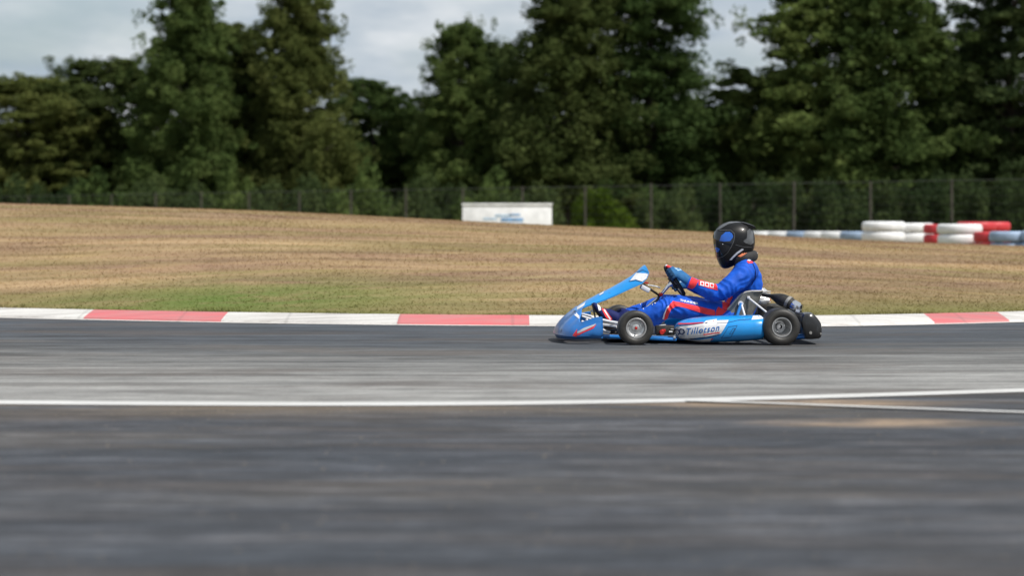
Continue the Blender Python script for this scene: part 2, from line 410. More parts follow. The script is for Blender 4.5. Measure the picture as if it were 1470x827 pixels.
one_bar('bumper_bar', M['satin'], bent((398,445,-.1),(440,452,-.12),(482,478,-.14),(500,505,-.16)), .0075, 8)
one_bar('bumper_bar', M['satin'], bent((485,522,-.36),(560,538,-.38),(640,552,-.42)), .011, 8)
one_bar('bumper_bar', M['satin'], bent((480,560,-.30),(550,570,-.34),(620,580,-.44)), .010, 8)
one_bar('bumper_bar', M['satin'], bent((360,515,-.32),(390,565,-.33),(420,625,-.33)), .009, 8)
one_bar('bumper_bar', M['satin'], bent((300,480,.1),(345,488,.1),(400,502,.1),(440,535,.1)), .0085, 8)
for s in (-1, 1): one_bar('bumper_bar', M['satin'], [K(190,560,s*.30), K(260,590,s*.32), K(330,615,s*.33)], .010, 8)
one_bar('tie_rod', M['steel_dark'], bent((480,600,-.30),(560,602,-.34),(625,600,-.42)), .007, 8); one_bar('tie_rod', M['steel_dark'], bent((480,545,-.2),(540,556,-.2),(600,566,-.2)), .009, 8)
for s in (-1, 1):
    st = MB(); c = K(372,590,-.47); st.box((c.x+.03, s*.47, .115), (.035,.05,.06), bev=.006)
    st.lathe([(-.05,.012),(-.05,.02),(.0,.02),(.0,.012)], c=(fx-.02, s*.46, .125), n=14)
    st.build('stub_axle', M['red_alu'], kart)
    pd = MB(); pd.bar(K(243,470,s*.13), K(262,560,s*.13), .05, .008, bev=.002); pd.build('pedal', M['steel_dark'], kart)
# brake master cylinder housing beside the tank, red reservoir knob
bx_ = MB(); c0 = K(603, 604, -.42)
bx_.box(c0, (.135, .07, .072), bev=.008, mi=0)
bx_.tube([K(625,612,-.47), K(642,612,-.47)], .007, 8, mi=2); bx_.box(K(640,598,-.47), (.02,.02,.006), mi=2)
bx_.tube([K(575,582,-.44), K(610,577,-.44)], .004, 8, mi=2)
o = bx_.build('brake_cylinder', [M['steel_dark'], M['red_alu'], M['alu']], kart)
kn = MB(); kn.lathe([(-.03,.0),(-.03,.014),(-.026,.018),(.0,.019),(.012,.016)], c=K(588,614,-.475), n=18); kn.box(K(598,606,-.475), (.03,.02,.022), bev=.004)
kn.build('red_knob', M['red_alu'], o)
bo = MB(); bo.lathe([(-.014,.0005),(-.012,.008),(-.006,.0125),(.0,.014),(.006,.0125),(.012,.008)], c=K(653,641,-.53), n=16); bo.build('bolt_head', M['chrome'], kart)

# ---- steering
C = K(655, 362, 0); aw = (K(605,285,0)-K(705,440,0)); WR = aw.length/2*.93; aw.normalize(); nw = Vector((aw.z, 0, -aw.x))
sw = MB()
ringp = []
for j in range(48):
    t = 2*math.pi*j/48; rx = math.cos(t); rz_ = math.sin(t)
    if rz_ < -.82: rz_ = -.82-(abs(rz_)-.82)*.3                     # flat bottom
    ringp.append(C+Vector((0, 1, 0))*rx*WR*1.05+aw*rz_*WR)
sw.tube(ringp, .0135, 12, mi=0, loop=True)
for t in (R(0), R(180), R(270)):
    e = C+Vector((0,1,0))*math.cos(t)*WR+aw*math.sin(t)*WR*.85
    sw.bar(C-nw*.022, e, .03 if t != R(270) else .03, .005, mi=1, ref=(0,1,0) if t == R(270) else tuple(aw))
sw.box(C-nw*.012, (.035,.13,.10), rot=Matrix((nw, Vector((0,1,0)), aw)).transposed().to_quaternion(), mi=0, bev=.01)
# the hand display of the wheel and its underside hang
sw.build('steering_wheel', [M['black_matt'], M['alu_dull']], kart)
sc_ = MB(); sc_.tube([C-nw*.02, C-nw*.06, K(585,428,0)], [.020, .013, .011], 12, mi=0); sc_.tube([K(585,428,0), K(420,570,0)], .010, 10, mi=0)
sc_.build('steering_column', [M['chrome']], kart)
cl = MB(); cl.box(K(584,426,-.01), (.026,.05,.026), bev=.005); cl.build('red_clamp', M['red_alu'], kart)
cl = MB(); cl.box(K(512,368,-.05), (.03,.03,.012), bev=.003); cl.build('red_clamp', M['red_alu'], kart)
sy = MB(); sy.tube([K(488,368,-.05), K(540,405,-.03), K(578,432,0)], [.007,.009,.008], 10)
sy.tube([K(488,368,.05), K(578,432,0)], .006, 8)
for s in (-1, 1): sy.tube([K(580,430,0), K(540,500,s*.12), K(470,615,s*.22)], .009, 8)
sy.build('column_support', M['steel_dark'], kart)
br = MB(); br.box(K(506,396,-.06), (.075,.05,.035), rot=Matrix.Rotation(R(28), 3, 'Y').to_quaternion(), bev=.008, mi=0); br.tube([K(520,378,-.06), K(556,384,-.07), K(582,392,-.07)], .0045, 8, mi=1)
br.build('panel_bracket', [M['satin'], M['alu']], kart)

# ---- seat
seat = MB(); rows = []
prof = [(650,885,1015),(610,868,1020),(560,862,1030),(535,872,1040),(515,900,1052),(495,922,1062),(475,940,1070),(455,956,1078),(436,972,1085),(422,988,1091),(413,1010,1094),(409,1035,1092)]
for v, uf, ub in prof:
    hw = .19 if v < 600 else .165
    xf = K(uf, v, -.19).x; xb = K(ub, v, -.1).x; z = K(uf, v, -.19).z
    rc = min(.13, (xb-xf)*.75); row = []
    L = xb-rc-xf
    for k in range(6): row.append((xf+L*k/5, -hw))
    for k in range(1, 8): t = R(90)*k/8; row.append((xb-rc+rc*math.sin(t), -hw+(hw*.62)*(1-math.cos(t))))
    row = row+[(x, -y) for x, y in reversed(row)]
    flare = .012*max(0, (520-v)/100)
    rows.append([Vector((x, y+(-flare if y < 0 else flare), max(.03, z))) for x, y in row])
inn = [[Vector((p.x-.006*(1 if abs(p.y) < .15 else 0), p.y*.955, p.z)) for p in r] for r in rows]
seat.loft(rows, 0, False); seat.loft(inn, 0, False)
seat.loft([rows[-1], inn[-1]], 1, False)
nR = len(rows[0])
for e in (0, nR-1):
    seat.loft([[r[e] for r in rows], [r[e] for r in inn]], 1, False)
    seat.tube([r[e]*.5+q[e]*.5 for r, q in zip(rows, inn)], .0065, 8, mi=1)
seat.tube([a*.5+b*.5 for a, b in zip(rows[-1], inn[-1])], .0065, 8, mi=1)
seat.add(rows[0], [tuple(range(nR))], 0)
seat.build('seat', [M['glassfibre'], M['lip']], kart, smooth=50)
ss = MB()
ss.tube([K(1020,442,-.205), K(1122,524,-.26)], .0075, 10, mi=0); ss.box(K(1021,441,-.205), (.022,.02,.02), bev=.004, mi=0)
ss.build('seat_stay', [M['satin']], kart)
s2 = MB(); s2.tube([K(984,470,-.215), K(962,540,-.26), K(950,600,-.3)], .011, 10, mi=0); s2.tube([K(984,470,-.215), K(1004,538,-.26), K(1015,600,-.3)], .0085, 10, mi=1)
s2.lathe([(-.012,.0),(-.012,.008),(-.008,.0085),(-.008,.02),(.0,.021)], c=K(982,472,-.205), n=20, mi=1)
s2.lathe([(-.020,.0),(-.019,.007),(-.012,.008)], c=K(982,472,-.205), n=14, mi=0)
s2.build('seat_bracket', [M['blue_tube'], M['satin']], kart)

# ---- engine and exhaust
en = MB(); e0 = K(1120, 520, .36)
en.box((e0.x, .36, .19), (.20,.17,.15), bev=.02, mi=0)
for k in range(6): en.box((e0.x-.06, .36, .28+k*.016), (.13,.15,.007), bev=.002, mi=1)
en.lathe([(.25,.05),(.30,.05),(.37,.048),(.385,.03),(.385,.0)], c=(e0.x-.06,.36,0), n=20, axis='Z', mi=1)
en.tube([B(395,262,.2), B(440,265,.2), B(500,285,.2)], .020, 12, mi=1); en.box(B(440,290,.2), (.10,.06,.03), bev=.008, mi=1); en.box(B(470,275,.22), (.07,.05,.025), bev=.006, mi=2)
en.box((e0.x+.03,.15,.19), (.16,.02,.13), bev=.01, mi=0)
en.build('engine', [M['steel_dark'], M['alu'], M['orange']], kart)
ex = MB()
def ey(t): return .16-.16*t
P = [(415,225),(450,228),(520,238),(560,250),(600,266),(640,280),(690,300),(735,326)]
rd = [.012,.013,.015,.028,.042,.048,.046,.042]
pts = [B(a, b, ey(i/7)) for i, (a, b) in enumerate(P)]
ex.tube(pts, rd, 24, mi=0)
d = (pts[-1]-pts[-2]).normalized()
for t in (-.30, -.12, .05): 
    p = pts[-2].lerp(pts[-1], t+.3); ex.tube([p-d*.004, p+d*.004], .0495, 24, mi=1)
o = ex.build('exhaust', [M['steel_dark'], M['alu_dull']], kart)
sl = MB(); e1 = pts[-1]; e2 = e1+d*.055
sl.tube([e1, e1+d*.006, e2-d*.008, e2], [.040,.043,.043,.034], 28, mi=0)
q = Vector((.75,-.62,-.2)).normalized()
for (u, v) in ((806,346),(800,396)):
    c = B(u, v, -.045); sl.tube([c-d*.05, c-q*.004, c+q*.012], [.019,.020,.020], 18, mi=0); sl.tube([c+q*.0122, c+q*.0135], [.0145,.0145], 18, mi=1)
sl.build('outlet', [M['chrome'], M['void']], o)

# ---- rear bumper
rbm = MB(); sec = [(818,470),(826,432),(845,408),(885,402),(925,404),(955,425),(985,458),(1006,487),(1020,512),(1027,560),(1026,622),(1016,648),(998,660),(930,665),(872,664),(862,640),(845,600),(826,560)]
base = [B(u, v, -.60) for u, v in sec]; cc = sum(base, Vector())/len(base); rg = []
for yy, sc1, dx in ((-.635,.55,-.02),(-.63,.80,-.012),(-.615,.95,-.004),(-.58,1.0,0),(-.45,1.0,.015),(-.3,.88,.03),(0,.80,.035),(.3,.88,.03),(.45,1,.015),(.58,1,0),(.615,.95,-.004),(.63,.80,-.012),(.635,.55,-.02)):
    rg.append([Vector((cc.x+(p.x-cc.x)*sc1+dx, yy, cc.z+(p.z-cc.z)*sc1)) for p in base])
rbm.loft(rg, 0, True, True, True)
rbm.box(B(955,590,-.628), (.05,.012,.07), bev=.004, mi=0); rbm.box(B(1000,575,-.60), (.022,.03,.085), bev=.006, mi=0)
rbm.lathe([(-.012,.0),(-.012,.01),(-.004,.012),(.01,.012)], c=B(910,600,-.63), n=14, mi=1)
rbm.lathe([(-.010,.0),(-.010,.006),(-.004,.008),(.01,.008)], c=B(1010,610,-.62), n=12, mi=1)
rbm.build('rear_bumper', [M['black'], M['alu_dull']], kart, smooth=32)
one_bar('bumper_tube', M['blue_tube'], [B(770,650,-.33), B(870,645,-.40), B(960,640,-.45)], .0125, 10); one_bar('bumper_tube', M['blue_tube'], [B(770,650,.33), B(870,645,.40)], .0125, 10)
tk = MB(); c = K(520, 600, 0); tk.box((c.x, 0, .12), (.24,.16,.14), bev=.03); tk.build('fuel_tank', M['lip'], kart)

# ================================================================== DRIVER
def remesh(mb, voxel, smooth_it, name):
    me = mb.mesh('tmp', [], 0); o = bpy.data.objects.new('tmp', me); COL.objects.link(o)
    m = o.modifiers.new('r', 'REMESH'); m.mode = 'VOXEL'; m.voxel_size = voxel
    s = o.modifiers.new('s', 'SMOOTH'); s.iterations = smooth_it; s.factor = .5
    out = bpy.data.meshes.new_from_object(o.evaluated_get(bpy.context.evaluated_depsgraph_get())); out.name = name
    bpy.data.objects.remove(o); bpy.data.meshes.remove(me)
    return out
def to_mb(me):
    r = MB(); r.add([v.co.copy() for v in me.vertices], [tuple(p.vertices) for p in me.polygons], 0); return r
U = .001487                                                   # metres per crop pixel at the driver
bd = MB()
# torso, pelvis
bd.tube([K(945,560,0), K(965,520,0), K(985,470,0), K(1000,420,0), K(1006,370,0), K(1006,325,0), K(1003,292,0), K(1000,265,0)],
        [(.15,.10),(.165,.115),(.155,.118),(.155,.122),(.175,.128),(.185,.118),(.165,.09),(.10,.065)], 28, round_=True)
bd.tube([K(1000,285,0), K(990,245,0), K(975,200,0)], [.07,.062,.06], 18, round_=True)       # neck into the helmet
bd.tube([K(965,200,0), K(950,140,0)], [(.07,.085),(.07,.085)], 18, round_=True)            # head inside the helmet
for s in (-1, 1):
    # arms
    sh = K(1012,308,s*.17)
    if s < 0: pts = [sh, K(985,335,-.225), K(935,380,-.262), K(893,412,-.27), K(860,415,-.262), K(815,402,-.235), K(765,382,-.19), K(735,368,-.165)]
    else: pts = [sh, K(980,340,.225), K(930,385,.262), K(880,418,.27), K(845,416,.262), K(800,400,.235), K(755,385,.19), K(725,372,.165)]
    bd.tube(pts, [.088,.082,.071,.066,.064,.058,.049,.043], 20, round_=True)
    # legs
    if s < 0: pts = [K(945,540,-.09), K(860,525,-.12), K(760,505,-.15), K(680,492,-.175), K(622,490,-.185), K(585,505,-.18), K(520,535,-.165), K(440,550,-.15), K(385,556,-.14)]
    else: pts = [K(945,540,.09), K(860,520,.12), K(760,495,.15), K(660,480,.175), K(598,478,.185), K(560,490,.18), K(490,515,.165), K(415,535,.15), K(360,548,.14)]
    bd.tube(pts, [.098,.098,.09,.082,.076,.074,.070,.056,.046], 22, round_=True)
# loose cloth under the knee and at the elbow
bd.tube([K(600,520,-.18), K(560,560,-.17)], [.045,.04], 14, round_=True)
bd.tube([K(860,435,-.265), K(820,425,-.245)], [.045,.04], 14, round_=True)
me = remesh(bd, .0082, 6, 'body')
body = to_mb(me)
# folds in the cloth
nrmls = [v.normal.copy() for v in me.vertices]
elbow = K(880,420,-.27); kneeP = K(620,490,-.18); hip = K(900,500,-.1); ar = K(960,400,-.2); arm = K(1000,330,-.2)
def fold(p):
    w = 0
    for c, r, dirv, fr, am in ((elbow,.15,Vector((.75,0,.9)),110,.0055),(kneeP,.17,Vector((1,0,.25)),95,.0055),(hip,.2,Vector((.8,0,-.8)),85,.005),(ar,.16,Vector((.6,0,-.9)),90,.0055),(arm,.2,Vector((.9,0,.5)),70,.004)):
        d = (p-c).length
        if d < r:
            n_ = noise.noise(p*9)*2.2
            ph = p.dot(dirv)*fr*.5+n_*2.2+p.y*9; w += 2.6*am*min(1, 1.5*(1-d/r))*(.62-abs(math.sin(ph))**.8)
    return w+.0065*noise.noise(p*12)+.0035*noise.noise(p*30)
for i, p in enumerate(body.v): body.v[i] = p+nrmls[i]*fold(p)
bb_ = body.bvh()
decal(body, bb_, [W(a,b,-.2) for a,b in ((256,392),(262,335),(300,258),(335,205),(365,180),(480,200),(600,226),(730,258),(850,286),(862,318),(852,346),(760,336),(680,312),(600,286),(500,256),(405,236),(372,252),(336,278),(316,325),(306,378),(280,398))], 1, .003, .010)
decal(body, bb_, [W(a,b,-.2) for a,b in ((244,380),(256,325),(288,255),(312,224),(306,250),(280,300),(268,345),(262,388))], 2, .0045, .010)
decal(body, bb_, [W(a,b,-.15) for a,b in ((850,346),(858,290),(885,246),(935,270),(945,205),(990,155),(1045,98),(1085,92),(1078,150),(1040,225),(985,290),(930,335))], 1, .003, .010)
outline(body, bb_, lambda *q: [W(a,b,-.12) for a,b in q], [(940,270),(958,288),(985,275)], 4, 3, .0045, False)
text_on(body, bb_, 'THUNDER', W(440,180,-.17), W(650,222,-.17), W(442,158,-.17)-W(440,180,-.17), 2, .0045, bold=.03, shear=.1)
decal(body, bb_, [T(a,b,-.2) for a,b in ((338,660),(352,610),(376,568),(424,590),(412,620),(392,655),(372,672))], 1, .003, .010)
decal(body, bb_, [T(a,b,-.22) for a,b in ((424,598),(500,608),(562,626),(572,682),(500,664),(424,640))], 1, .003, .010)
for k in range(3):
    a0 = 440+38*k; outline(body, bb_, lambda *q: [T(a,b,-.22) for a,b in q], [(a0,614+k*7),(a0+25,618+k*7),(a0+23,646+k*7),(a0-2,640+k*7)], 7, 2, .0048)
decal(body, bb_, [T(a,b,-.2) for a,b in ((366,690),(392,696),(388,726),(368,720))], 1, .003)
decal(body, bb_, [T(a,b,-.1) for a,b in ((805,442),(860,422),(872,430),(862,452),(820,456))], 1, .003)
decal(body, bb_, [T(a,b,-.1) for a,b in ((812,432),(850,420),(868,424),(830,440))], 2, .0045)
outline(body, bb_, lambda *q: [T(a,b,-.1) for a,b in q], [(885,420),(925,428),(958,440)], 5, 2, .0045, False)
outline(body, bb_, lambda *q: [T(a,b,-.18) for a,b in q], [(872,455),(893,520),(893,580),(872,640)], 6, 3, .0035, False)   # shoulder seam
for a, b, c_, d_ in ((440,504,476,488),(486,482,520,466),(528,462,548,450)):      # white print along the far shin
    outline(body, bb_, lambda *q: [K(x,y,.1) for x,y in q], [(a,b),(c_,d_)], 11, 2, .005, False)
driver = body.build('person', [M['suit'], M['suit_red'], M['suit_white'], M['suit_dark']], None, smooth=70)
driver.location = (KOX, KOY, 0); driver.rotation_euler = (0, 0, KA)
tag(driver, 'driver in blue and red suit and black helmet, sitting in the kart gripping its wheel', 'person')

# ---- gloves gripping the wheel
def hand(s, phi):
    mb = MB(); Y = Vector((0,1,0))
    out = (Y*s*math.cos(phi)*1.05+aw*math.sin(phi)).normalized()
    tg = (aw*math.cos(phi)-Y*s*math.sin(phi)).normalized()
    Pg = C+Y*s*math.cos(phi)*WR*1.05+aw*math.sin(phi)*WR
    wrist = K(735,368,-.165) if s < 0 else K(725,372,.165)
    mid = Pg+nw*.038+out*.010-tg*.008
    mb.tube([wrist+(wrist-mid).normalized()*.02, wrist, wrist.lerp(mid,.55), mid, Pg+nw*.018+out*.022], [(.040,.040),(.037,.036),(.045,.026),(.046,.022),(.042,.016)], 16, round_=True, ref=tuple(tg))
    for i, (o_, ln, r) in enumerate(((.036,1.0,.0115),(.0125,1.08,.012),(-.0125,1.02,.0115),(-.036,.85,.0105))):
        b0 = Pg+tg*o_
        mb.tube([b0+nw*.030+out*.018, b0+nw*.012+out*.031*ln, b0-nw*.010+out*.030*ln, b0-nw*.026*ln+out*.010, b0-nw*.024*ln-out*.010], [r*1.1,r*1.08,r,r*.95,r*.85], 10, round_=True, ref=tuple(tg))
    n0 = len(mb.v)
    mb.tube([wrist.lerp(mid,.5)+tg*.02, mid+tg*.036-out*.01, Pg+tg*.062+nw*.018-out*.010, Pg+tg*.092+nw*.004-out*.008], [.016,.0145,.0125,.0105], 10, round_=True, ref=tuple(out))
    me = remesh(mb, .0036, 3, 'glove'); g = to_mb(me)
    base = wrist.lerp(mid,.5)
    for i, f in enumerate(g.f):
        c = sum((g.v[j] for j in f), Vector())/len(f); a_ = (c-Pg).dot(tg); 
        if a_ > .088 and (c-Pg).dot(nw) > -.03: g.m[i] = 3
        elif a_ > .058 and (c-Pg).dot(nw) > -.03: g.m[i] = 2
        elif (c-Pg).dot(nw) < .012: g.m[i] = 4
        elif (c-wrist).dot((Pg-wrist).normalized()) > .035 and (c-Pg).dot(nw) > .022 and noise.noise(c*38+Vector((3,1,2))) > .02 and (c-Pg).dot(tg) > -.012: g.m[i] = 1
    me.materials.clear()
    return g.build('glove', [M['glove'], M['glove_pale'], M['suit_red'], M['suit_white'], M['glove_dark']], driver, smooth=70)
hand(-1, R(30)); hand(1, R(-14))

# ---- boots
for s in (-1, 1):
    bt = MB()
    an = K(378,552,-.14) if s < 0 else K(360,545,.14); he = K(365,590,s*.14) if s < 0 else K(345,585,.14)
    toe = K(258,482,s*.135); ball = K(282,512,s*.135)
    bt.tube([an+Vector((.05,0,.028)), an, he.lerp(an,.6)], [.05,.048,.045], 14, round_=True)
    bt.tube([he, he.lerp(ball,.5), ball, toe], [(.036,.032),(.04,.034),(.047,.030),(.038,.020)], 14, round_=True)
    bt.tube([an, an.lerp(ball,.5)+Vector((0,0,.01)), ball], [.045,.040,.028], 14, round_=True)
    g = to_mb(remesh(bt, .0065, 3, 'boot')); bv = g.bvh()
    ax_ = (toe-he).normalized(); dn = Vector((ax_.z,0,-ax_.x)); dn = dn if dn.x < 0 else -dn
    for i, f in enumerate(g.f):
        c = sum((g.v[j] for j in f), Vector())/len(f)
        if (c-he).dot(dn) > .018: g.m[i] = 1
    def hq(*p): return [H(a, b, -.14) for a, b in p]
    if s < 0:
        decal(g, bv, hq((484,430),(510,425),(575,510),(560,530),(520,500)), 3, .003); decal(g, bv, hq((500,440),(512,436),(565,512),(552,518)), 2, .0045)
        decal(g, bv, hq((446,385),(470,380),(480,440),(462,445)), 2, .003)
    g.build('boot', [M['suit_dark'], M['black_matt'], M['suit_white'], M['suit_red']], driver, smooth=70)

# ---- helmet
hel = MB()
lv = [(104,700,765,.02),(109,668,792,.045),(120,640,822,.066),(140,606,852,.088),(170,576,878,.108),(205,558,890,.121),(245,551,896,.128),(290,555,897,.130),(330,562,890,.128),(365,569,872,.125),(400,576,845,.120),(430,585,800,.112),(455,596,755,.100),(478,608,715,.085),(492,620,685,.068),(499,632,668,.045)]
def hring(v, f, b, hw, n=56, off=0):
    yc = 0; pf = T(f, v, 0); pb_ = T(b, v, 0); xc = pf.x*.47+pb_.x*.53; z = pf.z; ring = []
    for j in range(n):
        t = 2*math.pi*j/n; c, s_ = math.cos(t), math.sin(t); e = 2/2.25
        c = math.copysign(abs(c)**e, c); s_ = math.copysign(abs(s_)**e, s_)
        ring.append(Vector((xc-c*(xc-pf.x+off) if c > 0 else xc-c*(pb_.x-xc+off), s_*(hw+off), z)))
    return ring
def lerp_lv(v):
    for i in range(len(lv)-1):
        if lv[i][0] <= v <= lv[i+1][0]:
            t = (v-lv[i][0])/(lv[i+1][0]-lv[i][0]); return tuple(lv[i][k]+(lv[i+1][k]-lv[i][k])*t for k in range(4))
hr = [hring(*l) for l in lv]
hel.loft(hr, 0, True, True, True)
hm = bpy.data.meshes.new('h'); hv = hel.bvh()
def tp(*p): return [T(a, b, -.12) for a, b in p]
decal(hel, hv, tp((838,182),(862,166),(886,165),(893,205),(895,285),(868,302),(815,285),(800,268),(832,245)), 1, .0015)
decal(hel, hv, tp((686,430),(702,408),(742,366),(790,332),(806,340),(790,352),(752,378),(718,412),(706,428)), 2, .002)
decal(hel, hv, tp((590,180),(640,135),(700,108),(760,106),(800,112),(740,116),(680,130),(630,160)), 1, .0015)
decal(hel, hv, tp((590,440),(600,438),(622,490),(612,488)), 1, .0015)
outline(hel, hv, tp, [(612,176),(698,178),(726,205),(728,232),(720,272),(700,318),(672,368),(640,398),(604,416)], 5, 1, .0022, False)
outline(hel, hv, tp, [(735,300),(800,318),(880,322)], 4, 1, .0015, False)
helmet = hel.build('helmet', [M['carbon'], M['carbon_light'], M['grey_vinyl'], M['orange']], driver, smooth=60); bpy.data.meshes.remove(hm)
vis = MB(); rings_v = []; NV = 31
xl_ = [(186,690),(200,712),(230,722),(265,716),(300,703),(330,686),(360,664),(385,636),(404,606)]
for v, ul in xl_:
    l = lerp_lv(v); rg_ = hring(*l, n=240, off=.0045); xlim = T(ul, v, -.12).x
    half = [p for p in rg_[:120] if p.x <= xlim]          # y >= 0 half starting at the front
    k = len(half)-1
    pts = [half[round(k*i/NV)] for i in range(NV+1)]
    rings_v.append([Vector((p.x, -p.y, p.z)) for p in reversed(pts)]+pts[1:])
vis.loft(rings_v, 0, False)
vv = vis.bvh()
decal(vis, vv, tp((608,268),(620,225),(655,194),(703,191),(717,206),(712,240),(690,268),(640,274)), 1, .0015)  # blue reflection on the visor side, painted as a patch
decal(vis, vv, tp((572,330),(590,322),(612,335),(600,362),(584,366)), 1, .0012)
decal(vis, vv, tp((566,280),(572,278),(578,318),(570,318)), 1, .0012)
ho = T(632, 296, -.128); vis.lathe([(-.008,.0),(-.007,.004),(0,.0055),(.01,.0055)], c=(ho.x, vv.ray_cast(Vector((ho.x,-3,ho.z)), Vector((0,1,0)))[0].y, ho.z), n=14, mi=2)
vis.build('visor', [M['visor'], M['visor_blue'], M['chrome']], helmet, smooth=60)
spl = MB(); 
def sp_ring(u0, v0, u1, v1, hw):
    a = T(u0, v0, 0); b = T(u1, v1, 0); return [Vector((a.x, -hw, a.z-.006)), Vector((a.x, -hw*.6, a.z)), Vector((a.x, hw*.6, a.z)), Vector((a.x, hw, a.z-.006)), Vector((b.x, hw*.98, b.z-.006)), Vector((b.x, -hw*.98, b.z-.006))]
spl.loft([sp_ring(745,103,745,125,.035), sp_ring(790,107,790,140,.06), sp_ring(840,122,838,158,.075), sp_ring(880,138,872,162,.078), sp_ring(893,149,889,160,.075)], 0, True, True, True)
for s in (-1, 1): spl.bar(T(832,175,s*.09), T(826,245,s*.105), .012, .014, bev=.003)
spl.build('spoiler', [M['carbon']], helmet, smooth=40)
# neck collar
nc = MB(); pts = []
for j in range(40):
    t = 2*math.pi*j/40; fb_ = math.cos(t); y = .118*math.sin(t)
    c = T(705,432,0).lerp(T(890,392,0), (1-fb_)/2); pts.append(Vector((c.x, y, c.z)))
nc.tube(pts, [(.040,.030)]*40, 14, loop=True, ref=(0,0,1))
ncb = nc.bvh()
decal(nc, ncb, [T(a,b,-.1) for a,b in ((752,398),(828,350),(844,360),(775,404))], 1, .003)
decal(nc, ncb, [T(a,b,-.1) for a,b in ((922,366),(945,360),(948,372),(926,378))], 2, .002)
nc.build('neck_collar', [M['collar'], M['orange'], M['lip']], driver, smooth=60)

exec_env = True
# ================================================================== SETTING
def nmat(name):
    m = bpy.data.materials.new(name); m.use_nodes = True; nt = m.node_tree
    return m, nt, nt.nodes['Principled BSDF']
def nd(nt, t, **k):
    n = nt.nodes.new(t)
    for a, b in k.items(): setattr(n, a, b)
    return n
def noise_(nt, vec, scale, detail=5, rough=.55, dist=0):
    n = nd(nt, 'ShaderNodeTexNoise'); n.inputs['Scale'].default_value = scale; n.inputs['Detail'].default_value = detail; n.inputs['Roughness'].default_value = rough
    n.inputs['Distortion'].default_value = dist
    nt.links.new(vec, n.inputs['Vector']); return n.outputs['Fac']
def ramp(nt, fac, stops):
    r = nd(nt, 'ShaderNodeValToRGB'); el = r.color_ramp.elements
    while len(el) < len(stops): el.new(.5)
    for e, (p, c) in zip(el, stops): e.position = p; e.color = (*c, 1) if len(c) == 3 else c
    nt.links.new(fac, r.inputs['Fac']); return r.outputs['Color']
def mix(nt, fac, a, b, mode='MIX'):
    n = nd(nt, 'ShaderNodeMix', data_type='RGBA', blend_type=mode)
    for s, v in ((n.inputs['Factor'], fac), (n.inputs[6], a), (n.inputs[7], b)):
        if isinstance(v, (int, float)): s.default_value = v
        elif isinstance(v, tuple): s.default_value = (*v, 1)
        else: nt.links.new(v, s)
    return n.outputs[2]
def mapping(nt, vec, scale, rot=(0,0,0)):
    n = nd(nt, 'ShaderNodeMapping'); n.inputs['Scale'].default_value = scale; n.inputs['Rotation'].default_value = rot; nt.links.new(vec, n.inputs['Vector']); return n.outputs['Vector']
def bump(nt, b, h, st, dist=.01):
    n = nd(nt, 'ShaderNodeBump'); n.inputs['Strength'].default_value = st; n.inputs['Distance'].default_value = dist
    nt.links.new(h, n.inputs['Height']); nt.links.new(n.outputs['Normal'], b.inputs['Normal'])
g3 = lambda x: (x, x, x)

def curve(xs, ys):
    xs = np.array(xs, float); ys = np.array(ys, float)
    h = np.diff(xs); s = np.diff(ys)/h; m = np.empty(len(xs)); m[0] = s[0]; m[-1] = s[-1]
    m[1:-1] = (s[:-1]*h[1:]+s[1:]*h[:-1])/(h[1:]+h[:-1])
    def f(x):
        if x <= xs[0]: return ys[0]+m[0]*(x-xs[0])*(1/(1+.02*abs(x-xs[0])))
        if x >= xs[-1]: return ys[-1]+m[-1]*(x-xs[-1])*(1/(1+.02*abs(x-xs[-1])))
        i = int(np.searchsorted(xs, x)-1); i = max(0, min(i, len(h)-1)); t = (x-xs[i])/h[i]
        return ((2*t**3-3*t*t+1)*ys[i]+(t**3-2*t*t+t)*h[i]*m[i]+(-2*t**3+3*t*t)*ys[i+1]+(t**3-t*t)*h[i]*m[i+1])
    return f
def gpt(px, py): d_ = gd(py); return ((px-CX)/F*d_, d_)
kb = [gpt(*p) for p in ((0,456.5),(300,463),(735,468.3),(1000,469.3),(1190,468.8),(1340,466),(1470,462.5))]
kerb_y = curve([p[0] for p in kb], [p[1] for p in kb])
ln = [gpt(*p) for p in ((0,580),(380,582.3),(735,581.2),(1000,576.5),(1230,570),(1470,562.5))]
line_y = curve([p[0] for p in ln], [p[1] for p in ln])
l2 = [gpt(*p) for p in ((985,578.5),(1100,582),(1230,587),(1470,595.3))]
l2_y = curve([p[0] for p in l2], [p[1] for p in l2])

xsd = list(np.concatenate([np.linspace(-60,-12,25)[:-1], np.linspace(-12,12,97), np.linspace(12,60,25)[1:]]))
def strip(name, f0, f1, z, m, rows=1, parent=None, kind='structure'):
    vs = []; fs = []; uv = []
    for i, x in enumerate(xsd):
        for k in range(rows+1):
            t = k/rows; y = f0(x)+(f1(x)-f0(x))*t; vs.append((x, y, z)); uv.append((x, t))
    n = rows+1
    for i in range(len(xsd)-1):
        for k in range(rows): fs.append((i*n+k, (i+1)*n+k, (i+1)*n+k+1, i*n+k+1))
    me = bpy.data.meshes.new(name); me.from_pydata(vs, [], fs); me.materials.append(m); me.update()
    ul = me.uv_layers.new(name='UVMap'); 
    for l in me.loops: ul.data[l.index].uv = uv[l.vertex_index]
    o = bpy.data.objects.new(name, me); COL.objects.link(o); o['kind'] = kind
    return o
